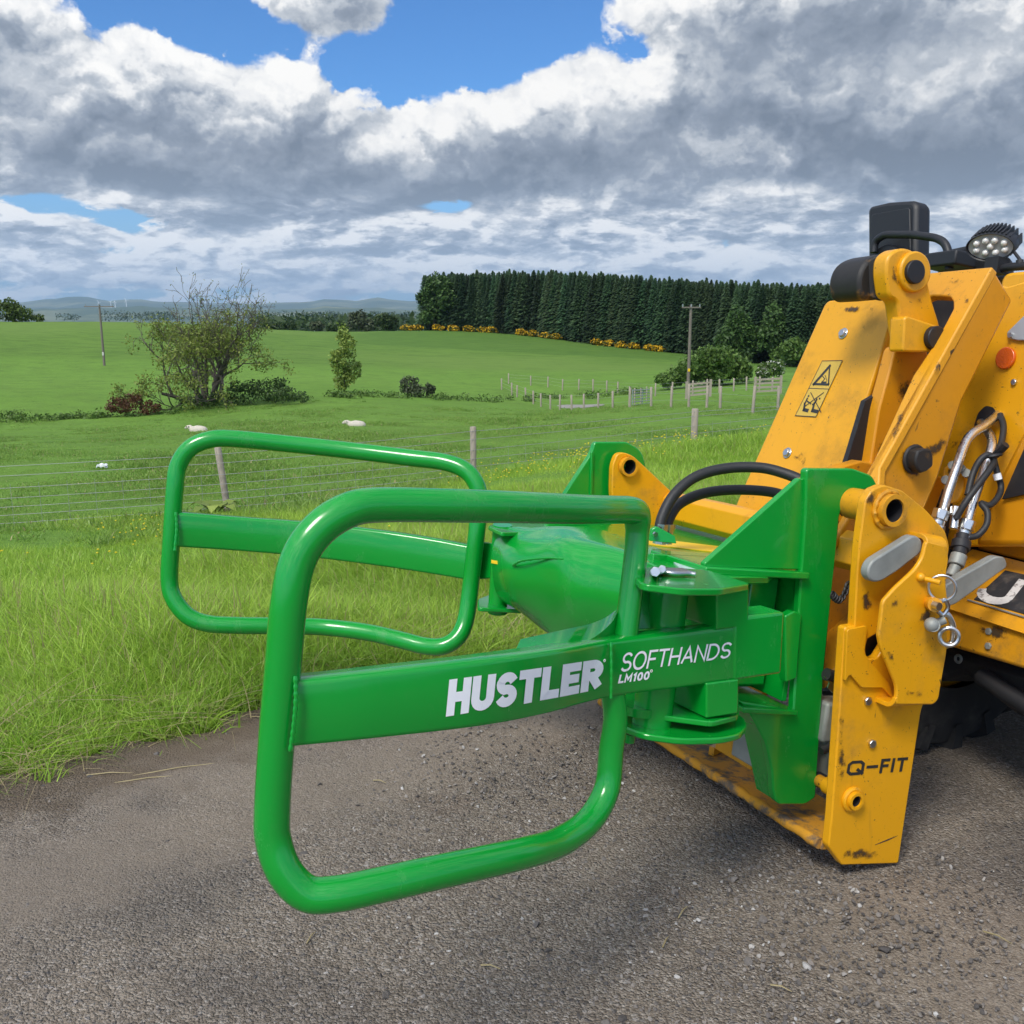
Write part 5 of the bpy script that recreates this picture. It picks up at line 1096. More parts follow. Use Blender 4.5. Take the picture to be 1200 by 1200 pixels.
# =================================================================== vegetation
def instancer(name, pts, rot, scl, idx, sources, kind_label):
    """one object of 'stuff': instances of a few clump meshes on points"""
    me = bpy.data.meshes.new(name); me.vertices.add(len(pts)); me.vertices.foreach_set('co', np.asarray(pts, np.float32).ravel())
    a = me.attributes.new('rot', 'FLOAT_VECTOR', 'POINT'); a.data.foreach_set('vector', np.asarray(rot, np.float32).ravel())
    a = me.attributes.new('scl', 'FLOAT_VECTOR', 'POINT'); a.data.foreach_set('vector', np.asarray(scl, np.float32).ravel())
    a = me.attributes.new('idx', 'INT', 'POINT'); a.data.foreach_set('value', np.asarray(idx, np.int32)); me.update()
    o = bpy.data.objects.new(name, me); COL.objects.link(o)
    src = bpy.data.collections.new(name + '_clumps')
    for i, sm in enumerate(sources): so_ = bpy.data.objects.new('%s_clump_%02d' % (name, i), sm); src.objects.link(so_)
    ng = bpy.data.node_groups.new(name, 'GeometryNodeTree')
    ng.interface.new_socket('Geometry', in_out='INPUT', socket_type='NodeSocketGeometry'); ng.interface.new_socket('Geometry', in_out='OUTPUT', socket_type='NodeSocketGeometry')
    N = ng.nodes; i_ = N.new('NodeGroupInput'); o_ = N.new('NodeGroupOutput'); ci = N.new('GeometryNodeCollectionInfo'); ci.inputs[0].default_value = src
    ci.inputs['Separate Children'].default_value = True; ci.inputs['Reset Children'].default_value = True
    ip = N.new('GeometryNodeInstanceOnPoints'); ip.inputs['Pick Instance'].default_value = True
    def na_(n_, t): x = N.new('GeometryNodeInputNamedAttribute'); x.data_type = t; x.inputs[0].default_value = n_; return x.outputs[0]
    e = N.new('FunctionNodeEulerToRotation'); Lk = ng.links.new
    Lk(i_.outputs[0], ip.inputs['Points']); Lk(ci.outputs[0], ip.inputs['Instance']); Lk(na_('idx', 'INT'), ip.inputs['Instance Index'])
    Lk(na_('rot', 'FLOAT_VECTOR'), e.inputs[0]); Lk(e.outputs[0], ip.inputs['Rotation']); Lk(na_('scl', 'FLOAT_VECTOR'), ip.inputs['Scale']); Lk(ip.outputs[0], o_.inputs[0])
    md = o.modifiers.new('scatter', 'NODES'); md.node_group = ng; tag(o, kind='stuff'); return o

def clump(name, n, rad_, h0, h1, w, m, lean=.5, seg=3, seed=0, flat=0.):
    rg = np.random.default_rng(seed); vs, fs, tint = [], [], []
    for _ in range(n):
        a = rg.uniform(0, 6.283); r_ = rad_ * math.sqrt(rg.uniform()); bx_, by_ = r_ * math.cos(a), r_ * math.sin(a)
        h = rg.uniform(h0, h1); b_ = rg.uniform(0, 6.283) ; ln_ = h * rg.uniform(.08, lean) * (1 + flat); dx_, dy_ = math.cos(b_), math.sin(b_); wv = w * rg.uniform(.6, 1.3); t_ = rg.uniform()
        tw = rg.uniform(0, 6.283); px_, py_ = math.cos(tw), math.sin(tw); o_ = len(vs)
        for k in range(seg + 1):
            f_ = k / seg; x_ = bx_ + dx_ * ln_ * f_ ** 1.8; y_ = by_ + dy_ * ln_ * f_ ** 1.8; z_ = h * (f_ - .28 * (ln_ / h) * f_ ** 3) * (1 - .35 * flat * f_) - .03
            ww = wv * (1 - f_ ** 1.6) * .5 + .0004
            if k < seg: vs += [(x_ - px_ * ww, y_ - py_ * ww, z_), (x_ + px_ * ww, y_ + py_ * ww, z_)]; tint += [t_, t_]
            else: vs.append((x_, y_, z_)); tint.append(t_)
        for k in range(seg - 1): q_ = o_ + 2 * k; fs.append((q_, q_ + 1, q_ + 3, q_ + 2))
        q_ = o_ + 2 * (seg - 1); fs.append((q_, q_ + 1, q_ + 2))
    me = bpy.data.meshes.new(name); me.from_pydata(vs, [], fs); at = me.attributes.new('tint', 'FLOAT', 'POINT'); at.data.foreach_set('value', np.array(tint, np.float32)); me.update(); me.shade_smooth(); me.materials.append(MATS[m]); return me
def dist_edge(x, y): return (x - EDGE0[0]) * EDN[0] + (y - EDGE0[1]) * EDN[1]
def rag(x, y):
    u_ = (x - EDGE0[0]) * EDT[0] + (y - EDGE0[1]) * EDT[1]; return .10 * np.sin(u_ * 2.1) + .06 * np.sin(u_ * 5.3 + 1) + .035 * np.sin(u_ * 13 + 2) + .02 * np.sin(u_ * 31)
def scatter(n, dmin, dmax, r0, r1, amax=.58, power=1.0):
    a = RNG.uniform(-amax, amax, n); r_ = r0 * (r1 / r0) ** (RNG.uniform(0, 1, n) ** power); x, y = r_ * np.sin(a), r_ * np.cos(a); d = dist_edge(x, y) - rag(x, y); k = (d > dmin) & (d < dmax); return x[k], y[k], d[k]
near_src = [clump('tall_%d' % i, 34, .12, .14, .36, .0065, 'grass_verge', .85, 4, i) for i in range(5)] + [clump('bent_%d' % i, 26, .14, .18, .36, .006, 'grass_verge', 1.25, 5, 20 + i, .5) for i in range(3)]
x, y, d = scatter(34000, .12, 4.4, 2.6, 9.5)
k = RNG.uniform(size=len(x)) < np.clip(.40 + d * .8, 0, 1); x, y, d = x[k], y[k], d[k]; n = len(x)
s = (.42 + .58 * np.clip(d / .9, 0, 1)) * RNG.uniform(.65, 1.15, n) * (.85 + .3 * np.sin(x * 1.7 + y * 2.3))
instancer('verge_grass', np.stack([x, y, hfield(x, y)], 1), np.stack([RNG.normal(0, .12, n), RNG.normal(0, .12, n), RNG.uniform(0, 6.28, n)], 1), np.stack([np.maximum(s, .7), np.maximum(s, .7), s], 1), RNG.integers(0, 8, n), near_src, '')
mid_src = [clump('mid_%d' % i, 44, .26, .07, .22, .009, 'grass_verge', .9, 3, 40 + i) for i in range(5)]
x, y, d = scatter(24000, 2.6, 13.5, 6.0, 20, .62); n = len(x); s = RNG.uniform(.6, 1.1, n) * (.85 + .3 * np.sin(x * .9 + y * 1.3))
instancer('rough_grass', np.stack([x, y, hfield(x, y)], 1), np.stack([RNG.normal(0, .1, n), RNG.normal(0, .1, n), RNG.uniform(0, 6.28, n)], 1), np.stack([s, s, s], 1), RNG.integers(0, 5, n), mid_src, '')
far_src = [clump('far_%d' % i, 50, .55, .035, .12, .020, 'grass_field', .9, 2, 60 + i) for i in range(5)]
x, y, d = scatter(26000, 11, 400, 14, 78, .62); n = len(x); tuftv = np.sin(x * .45 + 1.7 * np.sin(y * .21)) * np.sin(y * .33 + 1.3 * np.sin(x * .17)); s = RNG.uniform(.5, 1.1, n) * (.75 + .55 * np.clip(tuftv, -.6, 1))
instancer('meadow_grass', np.stack([x, y, hfield(x, y)], 1), np.stack([RNG.normal(0, .1, n), RNG.normal(0, .1, n), RNG.uniform(0, 6.28, n)], 1), np.stack([s * 1.3, s * 1.3, s], 1), RNG.integers(0, 5, n), far_src, '')
tus_src = [clump('tussock_%d' % i, 60, .22, .14, .34, .016, 'grass_field', 1.0, 3, 120 + i) for i in range(4)]
x, y, d = scatter(16000, 9, 400, 12, 80, .62); tuftv = np.sin(x * .45 + 1.7 * np.sin(y * .21)) * np.sin(y * .33 + 1.3 * np.sin(x * .17)) + .4 * np.sin(x * 1.3 + y * .7); k = tuftv > RNG.uniform(.15, 1.1, len(x)); x, y = x[k], y[k]; n = len(x); s = RNG.uniform(.45, 1.05, n)
instancer('tussocks', np.stack([x, y, hfield(x, y)], 1), np.stack([RNG.normal(0, .1, n), RNG.normal(0, .1, n), RNG.uniform(0, 6.28, n)], 1), np.stack([s * 1.3, s * 1.3, s * .8], 1), RNG.integers(0, 4, n), tus_src, '')
# low tufts, dry straw and stones along the ragged edge
edge_src = [clump('edge_%d' % i, 30, .06, .04, .13, .005, 'grass_verge', 1.0, 3, 80 + i) for i in range(3)] + [clump('dry_%d' % i, 9, .08, .06, .18, .004, 'straw', 1.6, 4, 90 + i, 1.3) for i in range(2)]
x, y, d = scatter(9000, -.10, .55, 2.6, 9); k = RNG.uniform(size=len(x)) < np.clip(.25 + d * 1.4, .06, .9); x, y, d = x[k], y[k], d[k]; n = len(x)
s = RNG.uniform(.7, 1.5, n); instancer('edge_grass', np.stack([x, y, np.maximum(hfield(x, y), 0) + .012], 1), np.stack([RNG.normal(0, .15, n), RNG.normal(0, .15, n), RNG.uniform(0, 6.28, n)], 1), np.stack([s, s, s], 1), np.where(RNG.uniform(size=n) < .62, RNG.integers(0, 3, n), RNG.integers(3, 5, n)), edge_src, '')
def stone_mesh(i):
    bm = bmesh.new(); bmesh.ops.create_icosphere(bm, subdivisions=2, radius=1); rg = np.random.default_rng(100 + i)
    pl = [(Vector(rg.normal(size=3)).normalized(), rg.uniform(.45, .85)) for _ in range(9)]
    for v in bm.verts:
        for nn, dd_ in pl:
            e = v.co.dot(nn) - dd_
            if e > 0: v.co -= nn * e
        v.co.z *= .62; v.co.x *= 1.2
    me = bpy.data.meshes.new('stone_%d' % i); bm.to_mesh(me); bm.free(); me.materials.append(MATS['stone']); return me
def b_stone(t, b):
    r_ = t.n('ShaderNodeObjectInfo').outputs['Random']
    c = t.ramp(r_, [(0, (.07, .063, .058)), (.5, (.18, .16, .14)), (.85, (.28, .245, .21)), (.95, (.40, .37, .33)), (1., (.62, .60, .56))])
    t.put(b.inputs['Base Color'], t.mix(t.m('MULTIPLY', t.noise(objc(t), 2.5, 5, .6), .6), c, (.06, .052, .046))); b.inputs['Roughness'].default_value = .85
mat('stone', build=b_stone)
n = 60000; a = RNG.uniform(-.62, .62, n); r_ = 1.0 * (9 / 1.0) ** (RNG.uniform(size=n) ** .85); x, y = r_ * np.sin(a), r_ * np.cos(a); d = dist_edge(x, y); k = d < .0; x, y = x[k], y[k]
kk = (np.sin(x * 3.1 + 1.2 * np.sin(y * 2.2)) * np.sin(y * 2.7 + np.sin(x * 1.9)) > RNG.uniform(-1.2, 1.0, len(x))); x, y = x[kk], y[kk]; n = len(x)
s = .0030 + .0055 * RNG.uniform(size=n) ** 2.5 + .012 * (RNG.uniform(size=n) > .988) * RNG.uniform(size=n)
instancer('loose_stones', np.stack([x, y, .012 + .012 * np.sin(0 * x) + s * .15 - .004], 1), RNG.uniform(0, 6.28, (n, 3)) * (.15, .15, 1), np.stack([s, s, s], 1), RNG.integers(0, 5, n), [stone_mesh(i) for i in range(5)], '')
# buttercups
fm_ = []
for i in range(3):
    rg = np.random.default_rng(200 + i); mb = MB()
    for _ in range(5):
        c = Vector((rg.normal(0, .16), rg.normal(0, .16), rg.uniform(.16, .30))); mb.sphere(c, .013, 6, 4, (1, 1, .6))
    me = bpy.data.meshes.new('buttercup_%d' % i); me.from_pydata(mb.v, [], mb.f); me.materials.append(MATS['flower_butter']); fm_.append(me)
fl = []
for (px, py, D, sx_, n_) in [(660, 560, 14, 1.6, 26), (700, 560, 14.5, 1.4, 22), (790, 535, 17, 1.2, 22), (760, 545, 16, 1., 10), (590, 565, 14, 1., 8), (145, 640, 12.3, .5, 8), (185, 650, 12, .3, 6), (480, 625, 10.5, 1.0, 5), (30, 660, 9, 1.5, 5), (350, 590, 13.5, .8, 3), (640, 562, 15, .8, 10)]:
    wx_ = wp(px, py, D)
    for _ in range(n_ * 3 // 5): fl.append((wx_[0] + RNG.normal(0, sx_ * .5), D + RNG.normal(0, .8)))
fl = np.array(fl); n = len(fl); instancer('buttercups', np.stack([fl[:, 0], fl[:, 1], hfield(fl[:, 0], fl[:, 1])], 1), np.stack([np.zeros(n), np.zeros(n), RNG.uniform(0, 6.28, n)], 1), np.ones((n, 3)) * RNG.uniform(.8, 1.1, (n, 1)), RNG.integers(0, 3, n), fm_, '')

# ------------------------------------------------------------------ trees and shrubs
def leaves(mb, lobes, n, size, seed=0, shell=.55, up=.3):
    rg = np.random.default_rng(seed); vol = np.array([l[3] * l[4] * l[5] for l in lobes]) ** .75; pk = rg.choice(len(lobes), n, p=vol / vol.sum())
    L_ = np.array(lobes)[pk]; v = rg.normal(size=(n, 3)); v /= np.linalg.norm(v, axis=1, keepdims=True); r_ = shell + (1 - shell) * rg.uniform(size=(n, 1)) ** .6
    r_ = r_ * (1 + rg.normal(0, .07, (n, 1))); c = L_[:, :3] + v * r_ * L_[:, 3:6]
    nrm = v * .5 + rg.normal(0, .7, (n, 3)) + np.array([0, 0, up]); nrm /= np.linalg.norm(nrm, axis=1, keepdims=True)
    t = np.cross(nrm, rg.normal(size=(n, 3))); t /= np.linalg.norm(t, axis=1, keepdims=True); b_ = np.cross(nrm, t); s = size * rg.uniform(.6, 1.4, (n, 1))
    q = np.stack([c - t * s, c + b_ * s * .55, c + t * s, c - b_ * s * .55], 1).reshape(-1, 3)
    mb.add(q.tolist(), [(4 * i, 4 * i + 1, 4 * i + 2, 4 * i + 3) for i in range(n)]); return mb
RMIN = .014
def branches(mb, start, dirv, length, r, depth, rg, tips, spread=.6, up=.15, kids=(2, 3), jit=.25):
    p = Vector(start); d = Vector(dirv).normalized(); pts = [p.copy()]; nseg = 4
    for i in range(nseg):
        d = (d + Vector(rg.normal(0, jit, 3)) + Vector((0, 0, up))).normalized(); p = p + d * length / nseg; pts.append(p.copy())
    mb.tube(pts, [max(RMIN, r * (1 - .5 * i / nseg)) for i in range(nseg + 1)], 7 if r > .08 else 4, caps=False); tips.append((pts[-1], d, depth)); 
    if depth <= 0: return
    for c_ in range(int(rg.integers(kids[0], kids[1] + 1))):
        k = int(rg.integers(2, nseg + 1)); nd = (d + Vector(rg.normal(0, spread, 3))).normalized(); branches(mb, pts[k], nd, length * rg.uniform(.58, .85), r * .52, depth - 1, rg, tips, spread, up, kids, jit)
def local_tree(name, label, cat, px, py, D, group=None):
    x, y, z = wp(px, py, D); z = hz(x, y); return empty(name, (x, y, z), label, cat, group), Vector((x, y, z)), D / FPX     # metres per pixel
# large half bare tree
t, b0_, mp = local_tree('half_bare_tree', 'large spreading tree with bare twigs on top and sparse olive leaves, left in the field', 'tree', 245, 472, 76)
rg = np.random.default_rng(3); mb = MB(); tips = []
for k in range(10):
    a = k * .63 + rg.uniform(-.2, .2); d = Vector((math.cos(a) * rg.uniform(.25, 1.15), math.sin(a) * .5, .9)); branches(mb, b0_ + Vector((math.cos(a) * .35, math.sin(a) * .35, -.1)), d, rg.uniform(2.9, 4.0), .22, 5, rg, tips, .50, .07, (2, 3), .20)
mb.build('trunk', 'bark', t)
fine_ = [p for p, d, k in tips if k <= 1]; lv = MB()
lob = [(p.x, p.y, p.z, .55, .55, .45) for p in fine_ if p.z < b0_.z + 6.2 + rg.normal(0, .9)]
leaves(lv, lob, 14000, .095, 5, .1); leaves(lv, [(p.x, p.y, p.z, .3, .3, .3) for p in fine_], 2200, .07, 6, .1); lv.build('crown', 'leaf_sparse', t, smooth=0)
def shrub(name, label, cat, px, py, D, lobes_px, leaf, n, size, seed, group=None, flower=None, stem=True, shell=.5):
    """lobes in pixels relative to the base: (dx, dy up, half width, half height)"""
    t, b_, mp = local_tree(name, label, cat, px, py, D, group); mb = MB()
    lob = [(b_.x + dx_ * mp, b_.y + RNG.normal(0, .3) * rx_ * mp, b_.z + dz * mp, rx_ * mp, rx_ * mp * .9, rz_ * mp) for dx_, dz, rx_, rz_ in lobes_px]
    sub = []
    rg = np.random.default_rng(seed + 50)
    for l in lob:
        sub.append((l[0], l[1], l[2], l[3] * .8, l[4] * .8, l[5] * .8))
        for _ in range(9):
            v = Vector(rg.normal(size=3)).normalized(); f_ = rg.uniform(.25, .48); sub.append((l[0] + v.x * l[3] * .68, l[1] + v.y * l[4] * .68, l[2] + v.z * l[5] * .68, l[3] * f_, l[4] * f_, l[5] * f_))
    leaves(mb, sub, n, size, seed, shell); mb.build('crown', leaf, t, smooth=0)
    if stem:
        sb = MB(); tp = []
        for l in lob[:1]: branches(sb, b_ + Vector(((l[0] - b_.x) * .3, 0, -.1)), Vector((l[0] - b_.x, l[1] - b_.y, l[2] - b_.z + .3)), min(max(.4, l[2] - b_.z), 3.5) * .6, .03 * min(4, max(1, mp * 20)), 1, rg, tp, .3)
        sb.build('trunk', 'bark', t)
    if flower:
        fb = MB(); leaves(fb, [(l[0], l[1], l[2] + l[5] * .1, l[3], l[4], l[5]) for l in sub], int(n * flower[1]), size * .9, seed + 9, .9); fb.build('blossom', flower[0], t, smooth=0)
    return t
shrub('bramble_shrub', 'dark green shrub spilling out at the foot of the half bare tree', 'shrub', 305, 472, 75, [(-20, 14, 24, 16), (8, 17, 26, 17), (32, 12, 20, 12), (-45, 8, 22, 9), (-75, 6, 20, 7), (48, 8, 12, 8)], 'leaf_dark', 3200, .10, 11)
shrub('rusty_shrub', 'low rust brown shrub standing just left of the half bare tree', 'shrub', 156, 488, 72, [(-16, 12, 15, 12), (2, 14, 16, 14), (20, 10, 14, 9)], 'leaf_rust', 1700, .10, 12)
shrub('young_tree', 'slim light green young tree alone right of the half bare tree', 'tree', 406, 466, 88, [(-3, 68, 9, 16), (5, 52, 13, 17), (-7, 38, 14, 17), (6, 26, 15, 15), (-3, 14, 15, 12)], 'leaf_fresh', 2600, .14, 13, shell=.2)
shrub('field_bush', 'small dark grey green bush in the middle of the meadow', 'shrub', 483, 464, 88, [(-3, 14, 14, 13), (4, 8, 14, 8)], 'leaf_grey', 900, .14, 14)
shrub('field_bush', 'smallest dark bush, touching the grey green meadow bush on its right', 'shrub', 504, 464, 88, [(0, 9, 7, 10)], 'leaf_grey', 350, .13, 15)
shrub('hawthorn_bush', 'large rounded green bush behind the pen beside the near utility pole', 'shrub', 832, 452, 98, [(-6, 26, 34, 25), (20, 24, 26, 22), (-34, 14, 22, 14), (-52, 8, 16, 9), (36, 16, 14, 14), (0, 36, 22, 14)], 'leaf_hawthorn', 6500, .19, 16)
shrub('dark_bush', 'narrow dark bush on the right side of the large rounded bush', 'shrub', 870, 450, 102, [(0, 26, 10, 14), (2, 12, 11, 13)], 'leaf_dark', 1300, .17, 17)
shrub('blossom_bush', 'small bush dotted with white blossom behind the wooden gate', 'shrub', 904, 452, 100, [(0, 14, 15, 12), (8, 16, 9, 9), (-10, 9, 9, 9)], 'leaf_hawthorn', 1300, .16, 18, flower=('flower_white', .22))
shrub('boundary_hedge', 'dense green hedge on the hill crest at the left edge', 'hedge', -10, 380, 222, [(-60, 10, 40, 14), (-20, 12, 34, 15), (20, 12, 26, 14), (40, 9, 18, 11), (56, 4, 9, 5)], 'leaf_hedge', 7000, .34, 19)
shrub('hedge_tree', 'broad grey green tree beyond the crest, nearest the plantation', 'tree', 455, 392, 300, [(-2, 12, 13, 12), (6, 9, 8, 9)], 'leaf_far', 1200, .5, 20)
shrub('hedge_tree', 'rounded green tree beyond the crest above the slim young tree', 'tree', 423, 392, 300, [(-4, 14, 14, 13), (8, 9, 9, 9)], 'leaf_grey', 1300, .5, 21)
shrub('hedge_tree', 'pale round bush beyond the crest left of the slim young tree', 'tree', 371, 392, 290, [(0, 7, 10, 7)], 'leaf_grey', 600, .45, 22)
shrub('hedge_tree', 'low dark tree line clump beyond the crest right of the half bare tree', 'tree', 330, 392, 300, [(-12, 8, 14, 8), (8, 8, 12, 7)], 'leaf_far', 900, .5, 23)
shrub('hedge_tree', 'low dark clump of trees between the pale bush and the rounded tree', 'tree', 396, 392, 305, [(0, 7, 12, 7), (-8, 5, 8, 6)], 'leaf_far', 700, .5, 24)

# ditch bank with rank vegetation: one line of tussocks nobody could count
bank = MB(); bl = []
for px, py, D in [(0, 491, 69), (40, 488, 70), (80, 488, 71), (120, 487, 71), (200, 480, 73), (250, 476, 75), (350, 472, 78), (400, 469, 82), (440, 468, 85), (520, 466, 88), (560, 466, 88), (600, 464, 92), (650, 462, 96), (700, 460, 96), (740, 459, 96)]:
    for _ in range(5):
        qx = px + RNG.normal(0, 16); x, y, z = wp(qx, py, D); x += 0; y += RNG.normal(0, 1.2); z = hz(x, y); h = RNG.uniform(.25, .6); bl.append((x, y, z + h * .3, RNG.uniform(.5, 1.5), .6, h))
leaves(bank, bl, 7000, .11, 31, .2); o = bank.build('ditch_weeds', 'leaf_hawthorn', None, smooth=0); tag(o, kind='stuff')

# plantation: conifers, one of each kind built and the rest copied
def conifer_mesh(seed, H, Rb, n):
    rg = np.random.default_rng(seed); mb = MB(); vs, fs = [], []
    for i in range(n):
        f_ = rg.uniform() ** .8; z = H * (.05 + .95 * f_); R_ = Rb * (1 - f_) ** .62 + .12; ly = .88 + .12 * math.sin(z * 3.1 + seed + i * 2.4); a = rg.uniform(0, 6.283); r1 = R_ * rg.uniform(.55, 1.08) * ly; ln_ = rg.uniform(.5, 1.0) * (.5 + R_ * .35); w_ = rg.uniform(.10, .22)
        e = Vector((math.cos(a), math.sin(a), 0)); s_ = Vector((-e.y, e.x, 0)); tip = e * r1 + Vector((0, 0, z - r1 * .28)); base = e * max(0, r1 - ln_) + Vector((0, 0, z - max(0, r1 - ln_) * .12)); m_ = (tip + base) / 2 + Vector((0, 0, .06)); o_ = len(vs)
        vs += [base, m_ - s_ * w_ - Vector((0, 0, .12)), tip, m_ + s_ * w_ - Vector((0, 0, .12)), m_]; fs += [(o_, o_ + 1, o_ + 4), (o_ + 1, o_ + 2, o_ + 4), (o_ + 2, o_ + 3, o_ + 4), (o_ + 3, o_, o_ + 4)]
    vs += [Vector((0, 0, H)), Vector((.12, 0, H * .93)), Vector((-.06, .1, H * .93)), Vector((-.06, -.1, H * .93))]; o_ = len(vs) - 4; fs += [(o_, o_ + 1, o_ + 2), (o_, o_ + 2, o_ + 3), (o_, o_ + 3, o_ + 1)]
    mb.add(vs, fs); return mb
protos = []
for i, (H, Rb) in enumerate(((15.0, 2.6), (14.0, 2.3), (16.0, 2.9))):
    e = empty('conifer_tree', (0, 0, 0), 'tall dark conifer in the dense plantation along the far side of the field', 'conifer', 'conifers of the plantation')
    conifer_mesh(300 + i, H, Rb, 1500).build('crown', 'leaf_conifer', e, smooth=0); tm = MB(); tm.tube([(0, 0, -.5), (0, 0, H * .5), (0, 0, H * .95)], [.22, .14, .03], 7); tm.build('trunk', 'bark', e); protos.append(e)
base_line = [(500, 387, 262), (560, 388, 252), (620, 394, 238), (700, 404, 214), (760, 412, 200), (800, 418, 190), (860, 424, 178), (930, 430, 168), (1010, 436, 160), (1100, 442, 154)]
top_px = [(500, 322), (560, 319), (640, 318), (700, 320), (760, 325), (840, 330), (920, 333), (1000, 334), (1100, 332)]
cnt = 0
for row in range(3):
    px = 498 + row * 2
    while px < 1035:
        D = np.interp(px, [b_[0] for b_ in base_line], [b_[2] for b_ in base_line]) + 3 + row * 5.5 + RNG.normal(0, .9); py = np.interp(px, [b_[0] for b_ in base_line], [b_[1] for b_ in base_line])
        x, y, _ = wp(px, py, D); z = hz(x, y) - .1; r_ = ray(px, np.interp(px, [a[0] for a in top_px], [a[1] for a in top_px]) + RNG.normal(.8, 1.9)); ztop = CAM_H + r_.z * D / r_.y; k = cnt % 3
        o = protos[k] if cnt < 3 else copy_tree(protos[k]); H = (15, 14, 16)[k]; sc = max(.5, (ztop - z) / H); o.location = (x, y, z); o.scale = (sc * RNG.uniform(1.05, 1.4),) * 2 + (sc,); o.rotation_euler.z = RNG.uniform(0, 6.28); cnt += 1
        px += RNG.uniform(4.6, 6.4)
# broadleaf trees on its left shoulder and along its foot
shrub('broadleaf_tree', 'broad dark green leafy tree at the left end of the conifer plantation', 'tree', 508, 388, 259, [(2, 46, 13, 18), (-12, 38, 9, 9), (10, 52, 12, 12), (6, 26, 16, 18), (-6, 16, 10, 10), (16, 38, 12, 20)], 'leaf_broad', 5500, .42, 25)
shrub('broadleaf_tree', 'mid green leafy tree in front of the conifers above the large rounded bush', 'tree', 862, 426, 172, [(0, 34, 20, 30), (14, 26, 16, 20), (-14, 22, 14, 18)], 'leaf_broad', 3500, .34, 26)
shrub('broadleaf_tree', 'low lighter leafy tree in front of the conifers close to the boom cover', 'tree', 924, 432, 166, [(0, 20, 18, 16), (14, 16, 12, 12), (-14, 12, 10, 10)], 'leaf_hawthorn', 2200, .30, 27)
shrub('broadleaf_tree', 'taller leafy tree among the conifers left of the boom cover', 'tree', 905, 430, 170, [(0, 44, 16, 34), (-8, 30, 12, 20)], 'leaf_broad', 2600, .34, 28)
for i, px in enumerate([476, 488, 512, 530, 548, 566, 575, 611, 625, 640, 651, 698, 712, 727, 742, 760, 770]):
    py = np.interp(px, [b_[0] for b_ in base_line], [b_[1] for b_ in base_line]) + .5; D = np.interp(px, [b_[0] for b_ in base_line], [b_[2] for b_ in base_line]) - 2
    shrub('gorse_bush', 'low gorse bush with yellow flowers at the foot of the conifer plantation', 'gorse', px, py, D, [(0, 3.2, 7, 4.2), (4, 2.5, 5, 3)], 'leaf_gorse', 260, .30, 400 + i, 'gorse bushes along the plantation', ('flower_gorse', .7 + .9 * ((i * 7) % 5) / 5), stem=False)
# far-off woods in the valley
fw = MB(); fl_ = []
for (pa, pb, py, D, h, n_) in [(-80, 520, 377, 700, 9, 60), (150, 500, 373.5, 1200, 12, 70), (290, 500, 380, 480, 8, 40), (-50, 560, 369, 2300, 16, 90)]:
    for _ in range(n_):
        px = RNG.uniform(pa, pb); 
        if px < 300 and (D < 2000 or RNG.uniform() < .6): continue
        x, y, z = wp(px, py + RNG.normal(0, .6), D * RNG.uniform(.97, 1.05)); zt = hz(x, y); z0 = z; fl_.append((x, y, z0 - h * .2, h * RNG.uniform(.8, 2.2), h, h * RNG.uniform(.5, .9)))
leaves(fw, fl_, 9000, 2.2, 33, .5); o = fw.build('valley_woods', 'leaf_far', None, smooth=0); tag(o, kind='stuff')

# =================================================================== fences, poles, gates
def post(fence, x, y, h, r, lean=(0, 0), m='weathered_wood', sq=False):
    z = hz(x, y); mb = MB(); a = Vector((x, y, z - .3)); b_ = Vector((x + lean[0], y + lean[1], z + h)); mb.tube([a, a.lerp(b_, .5), b_ - (b_ - a).normalized() * .01, b_], [r * 1.03, r, r, r * .86], 10); o = mb.build('post', m, fence, smooth=50); return b_
fx = empty('stock_fence', (-1, 17, hz(-1, 17)), 'wire stock fence with rough wooden posts crossing the meadow behind the gripper', 'fence')
posts = []
for (px, top, base, D, ln_) in [(-190, 545, 640, 14.0, 0), (270, 524, 605, 15.8, -.14), (555, 500, 577, 17.2, .0), (812, 479, 548, 19.6, .0), (1075, 460, 528, 21.5, 0)]:
    x, y, z = wp(px, base, D); zb = hz(x, y); r_ = ray(px, top); h = CAM_H + r_.z * D / r_.y - zb; tp = post(fx, x, y, h, .055 if px != 812 else .07, (ln_ * 1.0, 0)); posts.append((Vector((x, y, zb)), tp, h))
hs = [1.0, .86, .68, .53, .40, .28, .16]
for k in hs:
    mb = MB(); pts = []
    for (b_, tp, h), nx in zip(posts, posts[1:]):
        for i in range(6):
            f_ = i / 6; p0 = b_ + Vector((0, -.06, min(k * 1.05, h - .05))); p1 = nx[0] + Vector((0, -.06, min(k * 1.05, nx[2] - .05))); p = p0.lerp(p1, f_); p.z -= .02 * math.sin(math.pi * f_); pts.append(p)
    pts.append(nx[0] + Vector((0, -.06, min(k * 1.05, nx[2] - .05)))); mb.tube(pts, .0042, 5); mb.build('wire', 'wire', fx)
vw = MB()
for (b_, tp, h), nx in zip(posts, posts[1:]):
    for i in range(1, 14):
        f_ = i / 14; p = b_.lerp(nx[0], f_) + Vector((0, -.06, .10)); vw.tube([p, p + Vector((0, 0, .66))], .0024, 4)
o = vw.build('stay_wires', 'wire', fx); o['kind'] = 'stuff'
pen = empty('pen_fence', wp(740, 478, 60), 'pale post and wire fence round the small stock pen below the plantation', 'fence')
def run(pts_, h, r, wires=(.35, .7, 1.0)):
    tp = []
    for (px, py, D) in pts_:
        x, y, z = wp(px, py, D); post(pen, x, y, h + RNG.normal(0, .04), r, (RNG.normal(0, .03), 0)); tp.append(Vector((x, y, hz(x, y))))
    for k in wires:
        mb = MB(); mb.tube([p + Vector((0, 0, h * .92 * k)) for p in tp], .007, 4); mb.build('wire', 'wire', pen)
